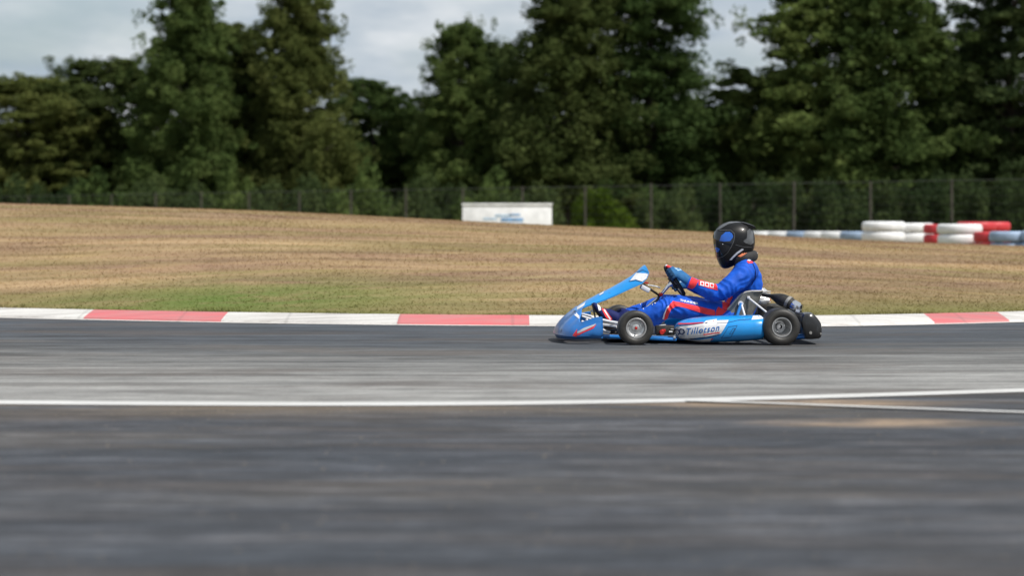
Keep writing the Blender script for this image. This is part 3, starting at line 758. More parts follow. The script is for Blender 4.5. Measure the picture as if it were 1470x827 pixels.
# asphalt of the track
def asphalt(name, near):
    m, nt, b = nmat(name); tc = nd(nt, 'ShaderNodeTexCoord'); ob = tc.outputs['Object']; uv = tc.outputs['UV']
    sx = nd(nt, 'ShaderNodeSeparateXYZ'); nt.links.new(uv, sx.inputs[0]); V = sx.outputs['Y']
    big = noise_(nt, mapping(nt, ob, (.35, 1.0, 1)), 1.1, 6, .6, .4)
    streak = noise_(nt, mapping(nt, ob, (.10, 2.4, 1)), 1.6, 6, .6)
    fine = noise_(nt, ob, 90, 3, .7)
    mid = noise_(nt, mapping(nt, ob, (.5, 1, 1)), 9, 6, .75)
    if not near:
        # dark, rubbered racing line beside the kerb, bleached old surface towards the white line
        w = nd(nt, 'ShaderNodeMath', operation='MULTIPLY_ADD'); nt.links.new(big, w.inputs[0]); w.inputs[1].default_value = .42
        vs_ = nd(nt, 'ShaderNodeMath', operation='MULTIPLY'); nt.links.new(V, vs_.inputs[0]); vs_.inputs[1].default_value = .75
        nt.links.new(vs_.outputs[0], w.inputs[2]); zone = w.outputs[0]
        base = ramp(nt, zone, [(0, (.050,.060,.075)), (.46, (.052,.058,.067)), (.58, (.085,.087,.088)), (.72, (.165,.165,.160)), (.92, (.235,.234,.226))])
        st_ = ramp(nt, streak, [(.30, g3(.52)), (.5, g3(1)), (.70, g3(1.4))])
        mot = noise_(nt, mapping(nt, ob, (.30, 1.0, 1)), 3.2, 7, .68, .4); st_ = mix(nt, 1.0, st_, ramp(nt, mot, [(.32, (.55,.53,.52)), (.5, g3(1)), (.68, (1.28,1.28,1.27))]), 'MULTIPLY')
        brn = ramp(nt, big, [(.50, g3(0)), (.64, g3(.6))])
        c = mix(nt, 1.0, base, st_, 'MULTIPLY'); c = mix(nt, brn, c, (.075,.062,.055))
    else:
        base = ramp(nt, big, [(.3, (.026,.031,.039)), (.5, (.034,.038,.046)), (.7, (.048,.050,.055))])
        st2 = noise_(nt, mapping(nt, ob, (.09, 1.0, 1)), 7.5, 7, .72)
        st_ = mix(nt, 1.0, ramp(nt, streak, [(.30, (.62,.64,.68)), (.5, g3(1)), (.70, (1.5,1.46,1.42))]), ramp(nt, st2, [(.32, g3(.42)), (.5, g3(1)), (.66, (1.95,1.9,1.85))]), 'MULTIPLY')
        c = mix(nt, 1.0, base, st_, 'MULTIPLY')
        brs = noise_(nt, mapping(nt, ob, (.12, 1.0, 1)), 3.1, 6, .65, .2); c = mix(nt, ramp(nt, brs, [(.50, g3(0)), (.66, g3(.55))]), c, (.058,.047,.040))
        sh = noise_(nt, mapping(nt, ob, (.22, 1.0, 1)), 11, 5, .8); c = mix(nt, 1.0, c, ramp(nt, sh, [(.30, g3(.45)), (.5, g3(1)), (.64, (1.9,1.85,1.8))]), 'MULTIPLY')
        sh3 = noise_(nt, mapping(nt, ob, (.3, 1.0, 1)), 17, 3, .7); c = mix(nt, ramp(nt, sh3, [(.66, g3(0)), (.74, g3(.6))]), c, (.17,.145,.12))
        dust = noise_(nt, mapping(nt, ob, (.22, 1.3, 1)), 2.3, 7, .65, .3)
        # sand blown along the white line and between the two lines at the right
        dm = ramp(nt, V, [(0, g3(.9)), (.010, g3(.55)), (.028, g3(.10)), (.06, g3(.0))]); dn = ramp(nt, dust, [(.42, g3(0)), (.62, g3(1))])
        f_ = mix(nt, 1.0, dm, dn, 'MULTIPLY'); c = mix(nt, f_, c, (.155,.115,.075))
        dust2 = noise_(nt, mapping(nt, ob, (.34, 1.0, 1)), 4.2, 9, .74, .5)
        def blob(cx, cy, rx, ry):
            mp = nd(nt, 'ShaderNodeMapping', vector_type='POINT'); mp.inputs['Location'].default_value = (-cx/rx, -cy/ry, 0); mp.inputs['Scale'].default_value = (1/rx, 1/ry, 0)
            nt.links.new(ob, mp.inputs['Vector']); ln_ = nd(nt, 'ShaderNodeVectorMath', operation='LENGTH'); nt.links.new(mp.outputs['Vector'], ln_.inputs[0])
            return ramp(nt, ln_.outputs['Value'], [(0, g3(1)), (.45, g3(.75)), (1, g3(0))])
        for (bx0, by0, rx, ry, k_) in ((1.30, 9.97, .95, .30, 1.0), (1.55, 8.95, .66, .26, .9), (1.15, 9.5, 1.1, .5, .5), (-1.5, 9.5, 2.6, .3, .4), (-2.2, 8.2, 1.8, .5, .5), (.2, 6.6, 1.8, .5, .3)):
            bl = blob(bx0, by0, rx, ry); f2 = mix(nt, 1.0, bl, ramp(nt, dust2, [(.36, g3(0)), (.60, g3(k_))]), 'MULTIPLY')
            c = mix(nt, f2, c, (.36,.26,.17) if k_ > .6 else (.10,.085,.065))
    gr = ramp(nt, fine, [(.25, g3(.68)), (.5, g3(1)), (.8, g3(1.4))]); c = mix(nt, 1.0, c, gr, 'MULTIPLY')
    gm = ramp(nt, mid, [(.25, g3(.72)), (.5, g3(1)), (.75, g3(1.3))]); c = mix(nt, 1.0, c, gm, 'MULTIPLY')
    nt.links.new(c, b.inputs['Base Color']); b.inputs['Roughness'].default_value = .78; b.inputs['Specular IOR Level'].default_value = .35
    bump(nt, b, fine, .5, .006)
    return m
strip('track', kerb_y, line_y, .004, asphalt('track_asphalt', False), 14)
strip('paved_area', line_y, lambda x: -25, .004, asphalt('paved_area_asphalt', True), 24)
# painted lines
def paint(name, col, wear=.5):
    m, nt, b = nmat(name); tc = nd(nt, 'ShaderNodeTexCoord'); ob = tc.outputs['Object']
    n = noise_(nt, ob, 40, 6, .7); n2 = noise_(nt, mapping(nt, ob, (.5,1.5,1)), 3, 5, .6)
    c = mix(nt, ramp(nt, n2, [(.4, g3(.0)), (.75, g3(wear*.6))]), col, (.34,.32,.29))
    c = mix(nt, ramp(nt, n, [(.55, g3(0)), (.75, g3(wear))]), c, (.20,.19,.18))
    if 'kerb' in name:
        rub = noise_(nt, mapping(nt, ob, (.22,3.0,3.0)), 2.2, 6, .7); c = mix(nt, ramp(nt, rub, [(.47, g3(0)), (.70, g3(.72))]), c, (.20,.175,.165))
        wv = nd(nt, 'ShaderNodeTexWave', wave_type='BANDS', bands_direction='X'); wv.inputs['Scale'].default_value = .314; wv.inputs['Distortion'].default_value = .15; nt.links.new(ob, wv.inputs['Vector'])
        c = mix(nt, ramp(nt, wv.outputs['Fac'], [(.0, g3(.22)), (.0008, g3(.15)), (.0018, g3(0))]), c, (.08,.075,.07))
    nt.links.new(c, b.inputs['Base Color']); b.inputs['Roughness'].default_value = .6; bump(nt, b, n, .25, .004)
    return m
wp_ = paint('line_paint', (.56,.56,.55), .7); rp_ = paint('red_kerb_paint', (.56,.12,.13), .6); wk_ = paint('white_kerb_paint', (.60,.585,.56), .7)
strip('edge_line', lambda x: line_y(x)-.105, lambda x: line_y(x)+.105, .008, wp_)
xs_keep = xsd; xsd = list(np.linspace(l2[0][0], 14, 60))
strip('branch_line', lambda x: l2_y(x)-.04, lambda x: l2_y(x)+.04, .012, paint('worn_line_paint', (.55,.55,.54), .85))
xsd = xs_keep
strip('kerb_edge_line', lambda x: kerb_y(x)-.16, lambda x: kerb_y(x)+.005, .008, wk_)
# kerb: a sloped concrete strip, painted in red and white blocks
def kerb():
    step = .05; X = np.arange(-40, 40, step)
    bounds = [(100-CX)/F*18.9*1.0, (312-CX)/F*18.6, (572-CX)/F*18.4, (762-CX)/F*18.3, (935-CX)/F*18.3, (1130-CX)/F*18.3, (1338-CX)/F*18.5, (1450-CX)/F*18.9]
    L = 1.25; lo = bounds[0]; hi = bounds[-1]
    def colr(x):
        if x < lo: return int((lo-x)//L) % 2 == 1
        if x > hi: return int((x-hi)//L) % 2 == 1
        return int(np.searchsorted(bounds, x)) % 2 == 1
    prof = [(0,.004),(.015,.022),(.25,.052),(.48,.076),(.56,.074),(.575,.03)]
    mb = MB(); rows = []
    for x in X:
        y = kerb_y(x); rows.append([Vector((x, y+a*1.0, z)) for a, z in prof])
    mb.loft(rows, 0, False)
    n = len(prof)-1
    for i in range(len(mb.f)): mb.m[i] = 1 if colr(X[i//n]+step/2) else 0
    o = mb.build('kerb', [wk_, rp_], None, smooth=40); o['kind'] = 'structure'
kerb()

# ---- terrain
cr_ = curve([-7.28,-3.3,0,2.6,3.4,4.6,7.3], [1.215,1.09,.925,.81,.765,.70,.60])
def crest_z(x): return max(.35, min(1.5, cr_(max(-14, min(14, x)))))
YC = 30.0
def ground_z(x, y):
    ky = kerb_y(max(-45, min(45, x)))+.56
    far_k = ky
    if y < far_k: return -.02
    c = max(YC, ky+7); zc = crest_z(x)
    if y <= c:
        t = (y-ky)/(c-ky); z = .055+(zc-.055)*(.35*t+.65*math.sin(t*math.pi/2)**1.15)
        return z+.025*noise.noise(Vector((x*.5, y*.5, 3)))*min(1, t*6)*min(1,(1-t)*5+.15)
    t = min(1, (y-c)/9); return zc*(1-t*t*(3-2*t))
ys_ = list(np.linspace(-40, 16, 9))+list(np.linspace(17.5, 40, 76))+[42,45,50,60,80,110,160,250,400,700,1200,2500]
xs_ = [-2500,-1200,-600,-300,-150,-90,-60]+list(np.linspace(-45,-12,23))+list(np.linspace(-11.5,11.5,93))+list(np.linspace(12,45,23))+[60,90,150,300,600,1200,2500]
gv = [(x, y, ground_z(x, y)) for x in xs_ for y in ys_]; n = len(ys_)
gf = [(i*n+k, (i+1)*n+k, (i+1)*n+k+1, i*n+k+1) for i in range(len(xs_)-1) for k in range(n-1)]
me = bpy.data.meshes.new('ground'); me.from_pydata(gv, [], gf); me.polygons.foreach_set('use_smooth', [True]*len(gf))
def grass_color(nt, ob):
    px = nd(nt, 'ShaderNodeSeparateXYZ'); nt.links.new(ob, px.inputs[0])
    big = noise_(nt, mapping(nt, ob, (.16,.62,.5)), 1.15, 6, .6, .5)
    md = noise_(nt, mapping(nt, ob, (.35,1.1,1)), 2.6, 6, .65)
    fi = noise_(nt, ob, 30, 4, .7)
    c = ramp(nt, big, [(.30, (.40,.285,.165)), (.45, (.33,.23,.13)), (.57, (.25,.16,.105)), (.70, (.39,.295,.17))])
    c = mix(nt, ramp(nt, md, [(.50, g3(0)), (.70, g3(.5))]), c, (.27,.21,.08))
    sk = noise_(nt, mapping(nt, ob, (.14,1.0,1.6)), 2.6, 8, .68, .1)
    c = mix(nt, 1.0, c, ramp(nt, sk, [(.28, (.60,.57,.56)), (.5, g3(1)), (.72, (1.34,1.33,1.30))]), 'MULTIPLY')
    sk2 = noise_(nt, mapping(nt, ob, (.11,1.0,1.3)), 1.9, 5, .6, .3)
    c = mix(nt, ramp(nt, sk2, [(.48, g3(0)), (.66, g3(.6))]), c, (.20,.175,.065))
    # greener at the foot of the slope
    ft_ = ramp(nt, px.outputs['Z'], [(.06, g3(.8)), (.14, g3(.5)), (.26, g3(0))])
    gn = mix(nt, 1.0, ft_, ramp(nt, big, [(.42, g3(.25)), (.55, g3(1))]), 'MULTIPLY')
    c = mix(nt, gn, c, (.135,.145,.038))
    mp = nd(nt, 'ShaderNodeMapping'); mp.inputs['Scale'].default_value = (1/3.0, 1/2.0, 0); mp.inputs['Location'].default_value = (2.6/3.0, -20.4/2.0, 0); nt.links.new(ob, mp.inputs['Vector'])
    vl = nd(nt, 'ShaderNodeVectorMath', operation='LENGTH'); nt.links.new(mp.outputs['Vector'], vl.inputs[0])
    gp = ramp(nt, vl.outputs['Value'], [(0, g3(1)), (1, g3(0))])
    c = mix(nt, mix(nt, 1.0, gp, ramp(nt, md, [(.34, g3(.15)), (.5, g3(1))]), 'MULTIPLY'), c, (.095,.155,.028))
    return c, fi
def gmat(name, dark=1.0):
    m, nt, b = nmat(name); tc = nd(nt, 'ShaderNodeTexCoord'); c, fi = grass_color(nt, tc.outputs['Object'])
    c = mix(nt, 1.0, c, ramp(nt, fi, [(.2, g3(.84*dark)), (.5, g3(1*dark)), (.8, g3(1.14*dark))]), 'MULTIPLY')
    nt.links.new(c, b.inputs['Base Color']); b.inputs['Roughness'].default_value = .9; b.inputs['Specular IOR Level'].default_value = .15
    bump(nt, b, fi, .3, .02)
    if 'blades' in name:
        d = nd(nt, 'ShaderNodeBsdfDiffuse'); t = nd(nt, 'ShaderNodeBsdfTranslucent'); mx = nd(nt, 'ShaderNodeMixShader'); mx.inputs[0].default_value = .5
        nt.links.new(c, d.inputs['Color']); nt.links.new(c, t.inputs['Color']); nt.links.new(d.outputs[0], mx.inputs[1]); nt.links.new(t.outputs[0], mx.inputs[2]); nt.links.new(mx.outputs[0], nt.nodes['Material Output'].inputs['Surface'])
    return m
me.materials.append(gmat('dry_grass_ground', .90))
go = bpy.data.objects.new('ground', me); COL.objects.link(go); go['kind'] = 'structure'
# grass blades on the bank
NG = 200000
gx = rng.uniform(-13, 13, NG*2); gy = rng.uniform(18, 33, NG*2)
keep = [(x, y) for x, y in zip(gx, gy) if y > kerb_y(x)+.60 and abs(x) < y*.29+2.5][:NG]
gxy = np.array(keep); N = len(gxy); gz = np.array([ground_z(x, y) for x, y in gxy])
hgt = rng.uniform(.005, .017, N)*(1+.8*np.array([max(0, noise.noise(Vector((x*.8, y*.8, 9)))) for x, y in gxy]))
ang = rng.uniform(0, 2*math.pi, N); wd = rng.uniform(.004, .010, N); lx = rng.normal(0, .03, N); ly = rng.normal(0, .022, N)
co = np.zeros((N*3, 3), np.float32)
co[0::3] = np.stack([gxy[:,0]-np.cos(ang)*wd, gxy[:,1]-np.sin(ang)*wd, gz-.004], 1)
co[1::3] = np.stack([gxy[:,0]+np.cos(ang)*wd, gxy[:,1]+np.sin(ang)*wd, gz-.004], 1)
co[2::3] = np.stack([gxy[:,0]+lx, gxy[:,1]+ly, gz+hgt], 1)
def raw_mesh(name, co, nv, m):
    me = bpy.data.meshes.new(name); k = len(co)//nv
    me.vertices.add(len(co)); me.vertices.foreach_set('co', np.asarray(co, np.float32).ravel())
    me.loops.add(len(co)); me.loops.foreach_set('vertex_index', np.arange(len(co), dtype=np.int32))
    me.polygons.add(k); me.polygons.foreach_set('loop_start', np.arange(0, len(co), nv, dtype=np.int32))
    me.update(calc_edges=True); me.validate(); me.materials.append(m); return me
NT = 9000; tx = rng.uniform(-8, 8, NT); ty = np.array([kerb_y(x) for x in tx])+.575+np.abs(rng.normal(0, .07, NT)); tz = np.full(NT, .04)
m_ = np.array([noise.noise(Vector((x*1.3, 7, 0))) for x in tx]); th_ = rng.uniform(.02, .055, NT)*np.clip(1+1.3*m_, .3, 2); ta = rng.uniform(0, 6.28, NT)
tc_ = np.zeros((NT*3, 3), np.float32); tc_[0::3] = np.stack([tx-np.cos(ta)*.006, ty-np.sin(ta)*.006, tz], 1); tc_[1::3] = np.stack([tx+np.cos(ta)*.006, ty+np.sin(ta)*.006, tz], 1)
tc_[2::3] = np.stack([tx+rng.normal(0,.03,NT), ty-.015+rng.normal(0,.03,NT), tz+th_], 1); co = np.concatenate([co, tc_])
go2 = bpy.data.objects.new('dry_grass', raw_mesh('dry_grass', co, 3, gmat('dry_grass_blades', 1.18))); COL.objects.link(go2)
tag(go2, 'short parched brown grass covering the bank behind the kerb', 'grass', kind='stuff')

# ---- loose stones and leaves on the tarmac
pm = mat('pale_stone', (.20,.17,.13), .9, color2=(.34,.29,.22), vscale=3)
pmb = MB()
for i in range(420):
    y = random.uniform(4.8, 9.7); x = random.uniform(-.27, .27)*y
    if random.random() < .25: y = line_y(x)-random.uniform(.2, .6)
    r = random.uniform(.0015, .0036); a0 = random.random()*6
    fl = random.uniform(.25, .6)
    ring = [Vector((x+r*math.cos(a0+k*1.05)*random.uniform(.7,1.2)*1.5, y+r*math.sin(a0+k*1.05)*random.uniform(.7,1.2), .0045)) for k in range(6)]
    topr = [Vector((x+(p.x-x)*.6, y+(p.y-y)*.6, .0045+r*fl)) for p in ring]
    pmb.loft([ring, topr], 0, True, False, True)
gs = pmb.build('loose_stones', [pm], None, smooth=0); tag(gs, 'small pale stones and leaf bits scattered over the near tarmac', 'stones', kind='stuff')

# ================================================================== BACKGROUND THINGS
# ---- tyre stacks
tw = mat('white_tyre_paint', (.74,.75,.76), .55, var=.12, vscale=5); tr_ = mat('red_tyre_paint', (.52,.035,.045), .5, var=.12, vscale=5); tb = mat('blue_tyre_paint', (.27,.36,.50), .55, var=.2, vscale=5)
tyre_me = {}
def tyre_mesh(key, m, r, h):
    mb = MB(); hh = h/2; prof = []
    for k in range(20):
        t = 2*math.pi*k/20; e = .62
        prof.append((hh*.97*math.copysign(abs(math.sin(t))**e, math.sin(t)), r*.76+r*.24*math.copysign(abs(math.cos(t))**e, math.cos(t))))
    mb.lathe(prof, n=36, axis='Z', close=True)
    me_ = mb.mesh('tyre', [m], 50); bm = bmesh.new(); bm.from_mesh(me_); bmesh.ops.recalc_face_normals(bm, faces=bm.faces); bm.to_mesh(me_); bm.free()
    tyre_me[key] = me_
tyre_mesh('white', tw, .42, .205); tyre_mesh('red', tr_, .42, .205); tyre_mesh('blue', tb, .42, .205)
def stack(px, Y, key, n, label, group, r=1.0, zs=1.0):
    x = (px-CX)/F*Y; o = empty('tyre_stack', (x, Y, ground_z(x, Y)-.01)); tag(o, label, 'tyre stack', group)
    for k in range(n):
        c = bpy.data.objects.new('tyre', tyre_me[key]); COL.objects.link(c); c.parent = o; c.location = (random.uniform(-.012,.012), random.uniform(-.012,.012), (.1025+k*.205)*zs); c.scale = (r, r, zs)
        c.rotation_euler = (0, 0, random.random()*6)
GR = 'painted tyre stacks along the far barrier'
stack(1268, 43, 'white', 5, 'tall white painted tyre stack at left end of the raised group behind the grass bank', GR, 1.05)
stack(1312, 43.2, 'white', 5, 'tall white painted tyre stack directly left of the narrow red stack', GR, 1.0, .97)
stack(1345, 41, 'red', 5, 'red tyre stack wedged between two white stacks', GR, .62, .94)
stack(1378, 39.5, 'white', 5, 'foremost white tyre stack between the red stacks on the right', GR, 1.0, .94)
stack(1402, 44.5, 'red', 5, 'tallest red tyre stack rising behind the white one on the right', GR, 1.0)
stack(1424, 45, 'red', 5, 'tall red tyre stack at the right-hand end of the raised group', GR, .95)
stack(1420, 38.8, 'red', 4, 'low red tyre stack in front of the tall red ones, beside a blue stack', GR, .7)
stack(1452, 38.4, 'blue', 4, 'blue tyre stack beside the low red stack near the right edge of the photo', GR, .95)
stack(1496, 38, 'blue', 4, 'blue tyre stack cut by the right edge of the photo', GR, .95)
row = [(1100,56,'white'),(1126,55,'white'),(1152,54,'blue'),(1178,52.5,'white'),(1204,51,'white'),(1232,49.5,'blue')]
lab = ['low white tyre stack just right of the driver helmet, farthest of the receding row', 'low white tyre stack, second from the far left end of the receding row', 'low blue tyre stack between white stacks in the receding row',
       'low white tyre stack right of the first blue one in the receding row', 'low white tyre stack left of the blue stack at the near end of the row', 'low blue tyre stack at the near end of the row, beside the tall white stacks']
for (px, Y, k), l in zip(row, lab): stack(px, Y, k, 4, l, GR, 1.02)

# ---- advertising board behind the bank
bd_ = empty('advertising_board', at(728, HY, 52)*1); bd_.location.z = ground_z(bd_.location.x, 52); tag(bd_, 'white board with pale blue print showing above the grass bank', 'board')
bw = 2.2; pn = MB(); pn.box((0,0,.95), (bw,.06,1.0), bev=.006, mi=0)
for (x0, z0, w_, h_) in ((-.42,1.12,.34,.05),(-.1,1.20,.40,.06),(.12,1.10,.55,.09),(.18,1.22,.28,.05),(.05,.98,.7,.07)):
    pn.box((x0, -.033, z0), (w_, .006, h_), bev=.002, mi=1 if x0 < 0 else 2)
pn.build('panel', [tw, mat('pale_blue_print', (.40,.54,.68), .6, var=.2, vscale=8), mat('mid_blue_print', (.18,.33,.54), .6, var=.3, vscale=8)], bd_)
tpn = MB(); tpn.box((0,-.005,1.475), (bw+.04,.10,.05), bev=.01); tpn.build('top_rail', tw, bd_)
for s in (-1, 1): p_ = MB(); p_.box((s*(bw/2-.06), .06, .75), (.06,.05,1.5), bev=.005); p_.build('post', M['alu_dull'], bd_)

# ---- fence
fence_m = mat('fence_post_wood', (.050,.045,.036), .85, var=.3, vscale=6); wire_m = mat('fence_wire', (.08,.085,.08), .5, metal=.5, var=.2)
fn = empty('wire_fence', (0, 62, 0)); tag(fn, 'tall wire mesh fence on brown posts in front of the dark trees', 'fence')
posts = []
A_ = Vector(((100-CX)/F*76, 76)); B_ = Vector(((1400-CX)/F*53, 53)); dv = (B_-A_); Lf = dv.length; dv.normalize()
k0 = -2; npost = int(Lf/2.35)+6
for k in range(k0, npost):
    p = A_+dv*2.35*k; posts.append(p); pb2 = MB(); h_ = 2.12+random.uniform(-.04,.05)
    pb2.tube([(p.x, p.y-62, -.05), (p.x+random.uniform(-.02,.02), p.y-62, h_)], [.034,.030], 8, ref=(1,0,0)); pb2.build('post', fence_m, fn)
wm = MB()
for i in range(len(posts)-1):
    a, b = posts[i], posts[i+1]
    for z in np.arange(.1, 2.11, .2): wm.tube([(a.x, a.y-62-.06, z), (b.x, b.y-62-.06, z)], .003 if z < 2.0 else .007, 4, ref=(0,0,1))
    for k in range(1, 24):
        p = a.lerp(b, k/24); wm.tube([(p.x, p.y-62-.06, .08), (p.x, p.y-62-.06, 2.1)], .002, 3, ref=(1,0,0))
wm.build('wire_mesh', wire_m, fn, smooth=0, fix=False)

# ---- trees
def leaf_mat(name, c1, c2, c3, trans=.42):
    m, nt, b = nmat(name); nt.nodes.remove(b); out = nt.nodes['Material Output']
    tc = nd(nt, 'ShaderNodeTexCoord'); n1 = noise_(nt, tc.outputs['Object'], .9, 3, .6); n2 = noise_(nt, tc.outputs['Object'], 7, 3, .6)
    oi = nd(nt, 'ShaderNodeObjectInfo')
    c = ramp(nt, n1, [(.38, c1), (.5, c2), (.60, c3)])
    c = mix(nt, 1.0, c, ramp(nt, n2, [(.3, g3(.75)), (.7, g3(1.3))]), 'MULTIPLY')
    c = mix(nt, 1.0, c, ramp(nt, oi.outputs['Random'], [(0, (.62,.70,.68)), (1, (1.35,1.28,1.15))]), 'MULTIPLY')
    d = nd(nt, 'ShaderNodeBsdfDiffuse'); t = nd(nt, 'ShaderNodeBsdfTranslucent'); mx = nd(nt, 'ShaderNodeMixShader'); mx.inputs[0].default_value = trans
    nt.links.new(c, d.inputs['Color']); nt.links.new(c, t.inputs['Color']); nt.links.new(d.outputs[0], mx.inputs[1]); nt.links.new(t.outputs[0], mx.inputs[2]); nt.links.new(mx.outputs[0], out.inputs['Surface'])
    return m
LM = {'mid': leaf_mat('leaf_mid', (.060,.092,.032), (.086,.126,.042), (.122,.165,.058)), 'dark': leaf_mat('leaf_dark', (.036,.056,.024), (.054,.080,.034), (.082,.112,.046)),
      'olive': leaf_mat('leaf_olive', (.072,.092,.032), (.104,.128,.042), (.145,.168,.060)), 'lime': leaf_mat('leaf_lime', (.06,.095,.012), (.10,.15,.018), (.14,.19,.03))}
bark = mat('bark', (.045,.036,.028), .9, var=.4, vscale=8, bump=.5, bscale=12)
def leaves(cl, n, size):
    """cl: array of clumps (x,y,z,rx,rz); n leaves each"""
    k = len(cl); c = np.repeat(cl, n, axis=0); Nn = len(c)
    d = rng.normal(size=(Nn, 3)); d /= np.linalg.norm(d, axis=1)[:, None]; r = rng.uniform(.25, 1, Nn)**.6
    p = c[:, :3]+d*r[:, None]*np.stack([c[:,3], c[:,3], c[:,4]], 1)
    a = rng.normal(size=(Nn, 3)); a[:,2] *= .6; a /= np.linalg.norm(a, axis=1)[:, None]
    b = np.cross(a, rng.normal(size=(Nn, 3))); b /= np.linalg.norm(b, axis=1)[:, None]
    s = rng.uniform(.6, 1.35, Nn)[:, None]*size
    co = np.zeros((Nn*4, 3)); co[0::4] = p-a*s; co[1::4] = p+b*s*.55; co[2::4] = p+a*s; co[3::4] = p-b*s*.55
    return co
TREE = {}
def tree_proto(key, kind, lm, seed, nleaf=170, nclump=400):
    rs = np.random.default_rng(seed); tk_ = MB(); cl = []
    Ht = 10.0                                                        # unit tree: 10 m tall, crown about 4 m across
    lean = rs.normal(0, .15, 2)
    trunk = [Vector((lean[0]*t*t*2, lean[1]*t*t*2, Ht*.93*t)) for t in np.linspace(0, 1, 9)]
    tk_.tube(trunk, [.19, .155, .14, .125, .105, .085, .06, .035, .012], 9, ref=(1,0,0))
    for i in range(nclump):
        if kind == 'tall':
            t = rs.uniform(.14, 1.0); wide = 2.0*(1-.60*max(0, t-.35)/.65)*(.62+.62*rs.random())
        elif kind == 'layer':
            t = rs.uniform(.12, .99); t = t*.6+.4*round(t*11)/11+rs.normal(0, .02); wide = 2.15*(1.05-.62*t)*(.5+.75*rs.random())*(1+.25*math.sin(t*19+seed))+.3
        else:
            t = rs.uniform(.10, 1.0); wide = 2.1*math.sqrt(max(.03, 1-((t-.50)/.53)**2))*(.7+.5*rs.random())
        t = min(t, 1.0); an_ = rs.uniform(0, 6.283); rad = wide*math.sqrt(rs.uniform(.12, 1))
        x = math.cos(an_)*rad+lean[0]*t*t*2; y = math.sin(an_)*rad+lean[1]*t*t*2; z = Ht*t
        cr = rs.uniform(.24, .66)*(1.0 if kind != 'layer' else 1.0)
        cr *= 1.08-.5*t*t
        cl.append((x, y, z, cr*(1.15 if kind == 'layer' else 1.0), cr*(.55 if kind == 'layer' else .75)))
        if i % 6 == 0:
            z0 = max(.8, z-rad*.55-.2); q = trunk[min(8, int(z0/Ht/.93*8))]
            tk_.tube([Vector((q.x, q.y, z0)), Vector(((x+q.x)/2, (y+q.y)/2, z0*.4+z*.6)), Vector((x, y, z))], [.05,.032,.010], 5, ref=(0,0,1))
    lv_ = leaves(np.array(cl), nleaf, .072)
    ws = []
    for i in range(320):                                             # loose sprays that break up the outline
        c = cl[rs.integers(len(cl))]; q = np.array([c[0], c[1]]); L_ = math.hypot(*q)+.01; out = q/L_
        e = rs.uniform(.1, .95); ws.append((c[0]+out[0]*e, c[1]+out[1]*e, min(Ht*1.03, c[2]+rs.uniform(-.25,.55)), rs.uniform(.12,.30), rs.uniform(.12,.42)))
    lv_ = np.concatenate([lv_, leaves(np.array(ws), 48, .062)])
    TREE[key] = (tk_.mesh('trunk', [bark], 60), raw_mesh('crown', lv_, 4, LM[lm]))
kinds = [('tall','tall','mid',1),('tall2','tall','olive',2),('tall3','tall','dark',3),('layer','layer','dark',4),('layer2','layer','mid',5),('round','round','mid',6),('round2','round','olive',7),('round3','round','dark',8)]
for k_, kd, lm, sd in kinds: tree_proto(k_, kd, lm, sd)
def tree(px, top, wpx, Y, key, name, label, group=None, rot=None):
    x = (px-CX)/F*Y; h = CH-(top-HY)/F*Y; w = wpx/F*Y
    o = empty(name, (x, Y, 0)); tag(o, label, 'tree', group)
    sx = w/4.4; sz = h/10.2; rz = random.random()*6 if rot is None else rot
    for nm, me_ in zip(('trunk', 'crown'), TREE[key]):
        c = bpy.data.objects.new(nm, me_); COL.objects.link(c); c.parent = o; c.scale = (sx, sx, sz); c.rotation_euler = (0, 0, rz)
G1 = 'trees behind the fence'
TL = [(40,108,216,88,'round2','broadleaf_tree','low rounded olive tree at the far left edge of the wood'),
 (150,82,216,90,'round2','broadleaf_tree','rounded olive tree left of the first tall tree'),
 (262,-25,170,86,'tall','tall_tree','leftmost tall narrow tree reaching above the top of the photo'),
 (345,28,182,90,'tall2','tall_tree','mid-height tree filling the gap between the two tall trees on the left'),
 (432,-35,159,87,'tall2','tall_tree','tall slim tree standing left of the wide sky gap'),
 (545,112,159,92,'round','broadleaf_tree','low green tree under the wide sky gap'),
 (600,135,136,94,'round3','broadleaf_tree','lowest dark tree between the sky gap and the spire-topped tree'),
 (664,32,153,88,'tall','tall_tree','spire-topped green tree right of the wide sky gap'),
 (738,55,148,93,'tall3','tall_tree','dark tree tucked between the spire-topped tree and the tall middle pair'),
 (815,-60,216,86,'tall2','tall_tree','big tall tree in the middle, left of the tall middle pair'),
 (930,-75,216,88,'layer2','pine_tree','tall layered tree left of the narrow bright sky gap'),
 (1005,138,170,93,'round3','broadleaf_tree','low dark tree beneath the narrow bright sky gap'),
 (1090,98,193,90,'round','broadleaf_tree','rounded tree behind the driver helmet, right of the narrow sky gap'),
 (1192,-45,216,87,'layer2','pine_tree','tall layered tree right of the narrow bright sky gap'),
 (1285,-90,239,86,'tall','tall_tree','bushy tall tree left of the small sky gap on the right'),
 (1365,45,170,91,'layer','pine_tree','dark layered tree under the small sky gap on the right'),
 (1450,-60,216,86,'layer','pine_tree','dark layered tree at the right edge of the photo')]
for t_ in TL: tree(*t_[:4], t_[4], t_[5], t_[6], G1)
tree(-75,60,200,89,'tall3','tall_tree','dark tree just outside the left edge of the wood', G1)
tree(1700,-20,230,90,'tall2','tall_tree','olive tree well beyond the right edge of the photo', G1)
tree(1830,-60,230,88,'layer2','pine_tree','layered tree far beyond the right edge of the photo', G1)
tree(-210,20,230,90,'round','broadleaf_tree','rounded tree far beyond the left edge of the photo', G1)
tree(-350,-30,220,88,'tall2','tall_tree','tall tree farthest beyond the left edge of the photo', G1)
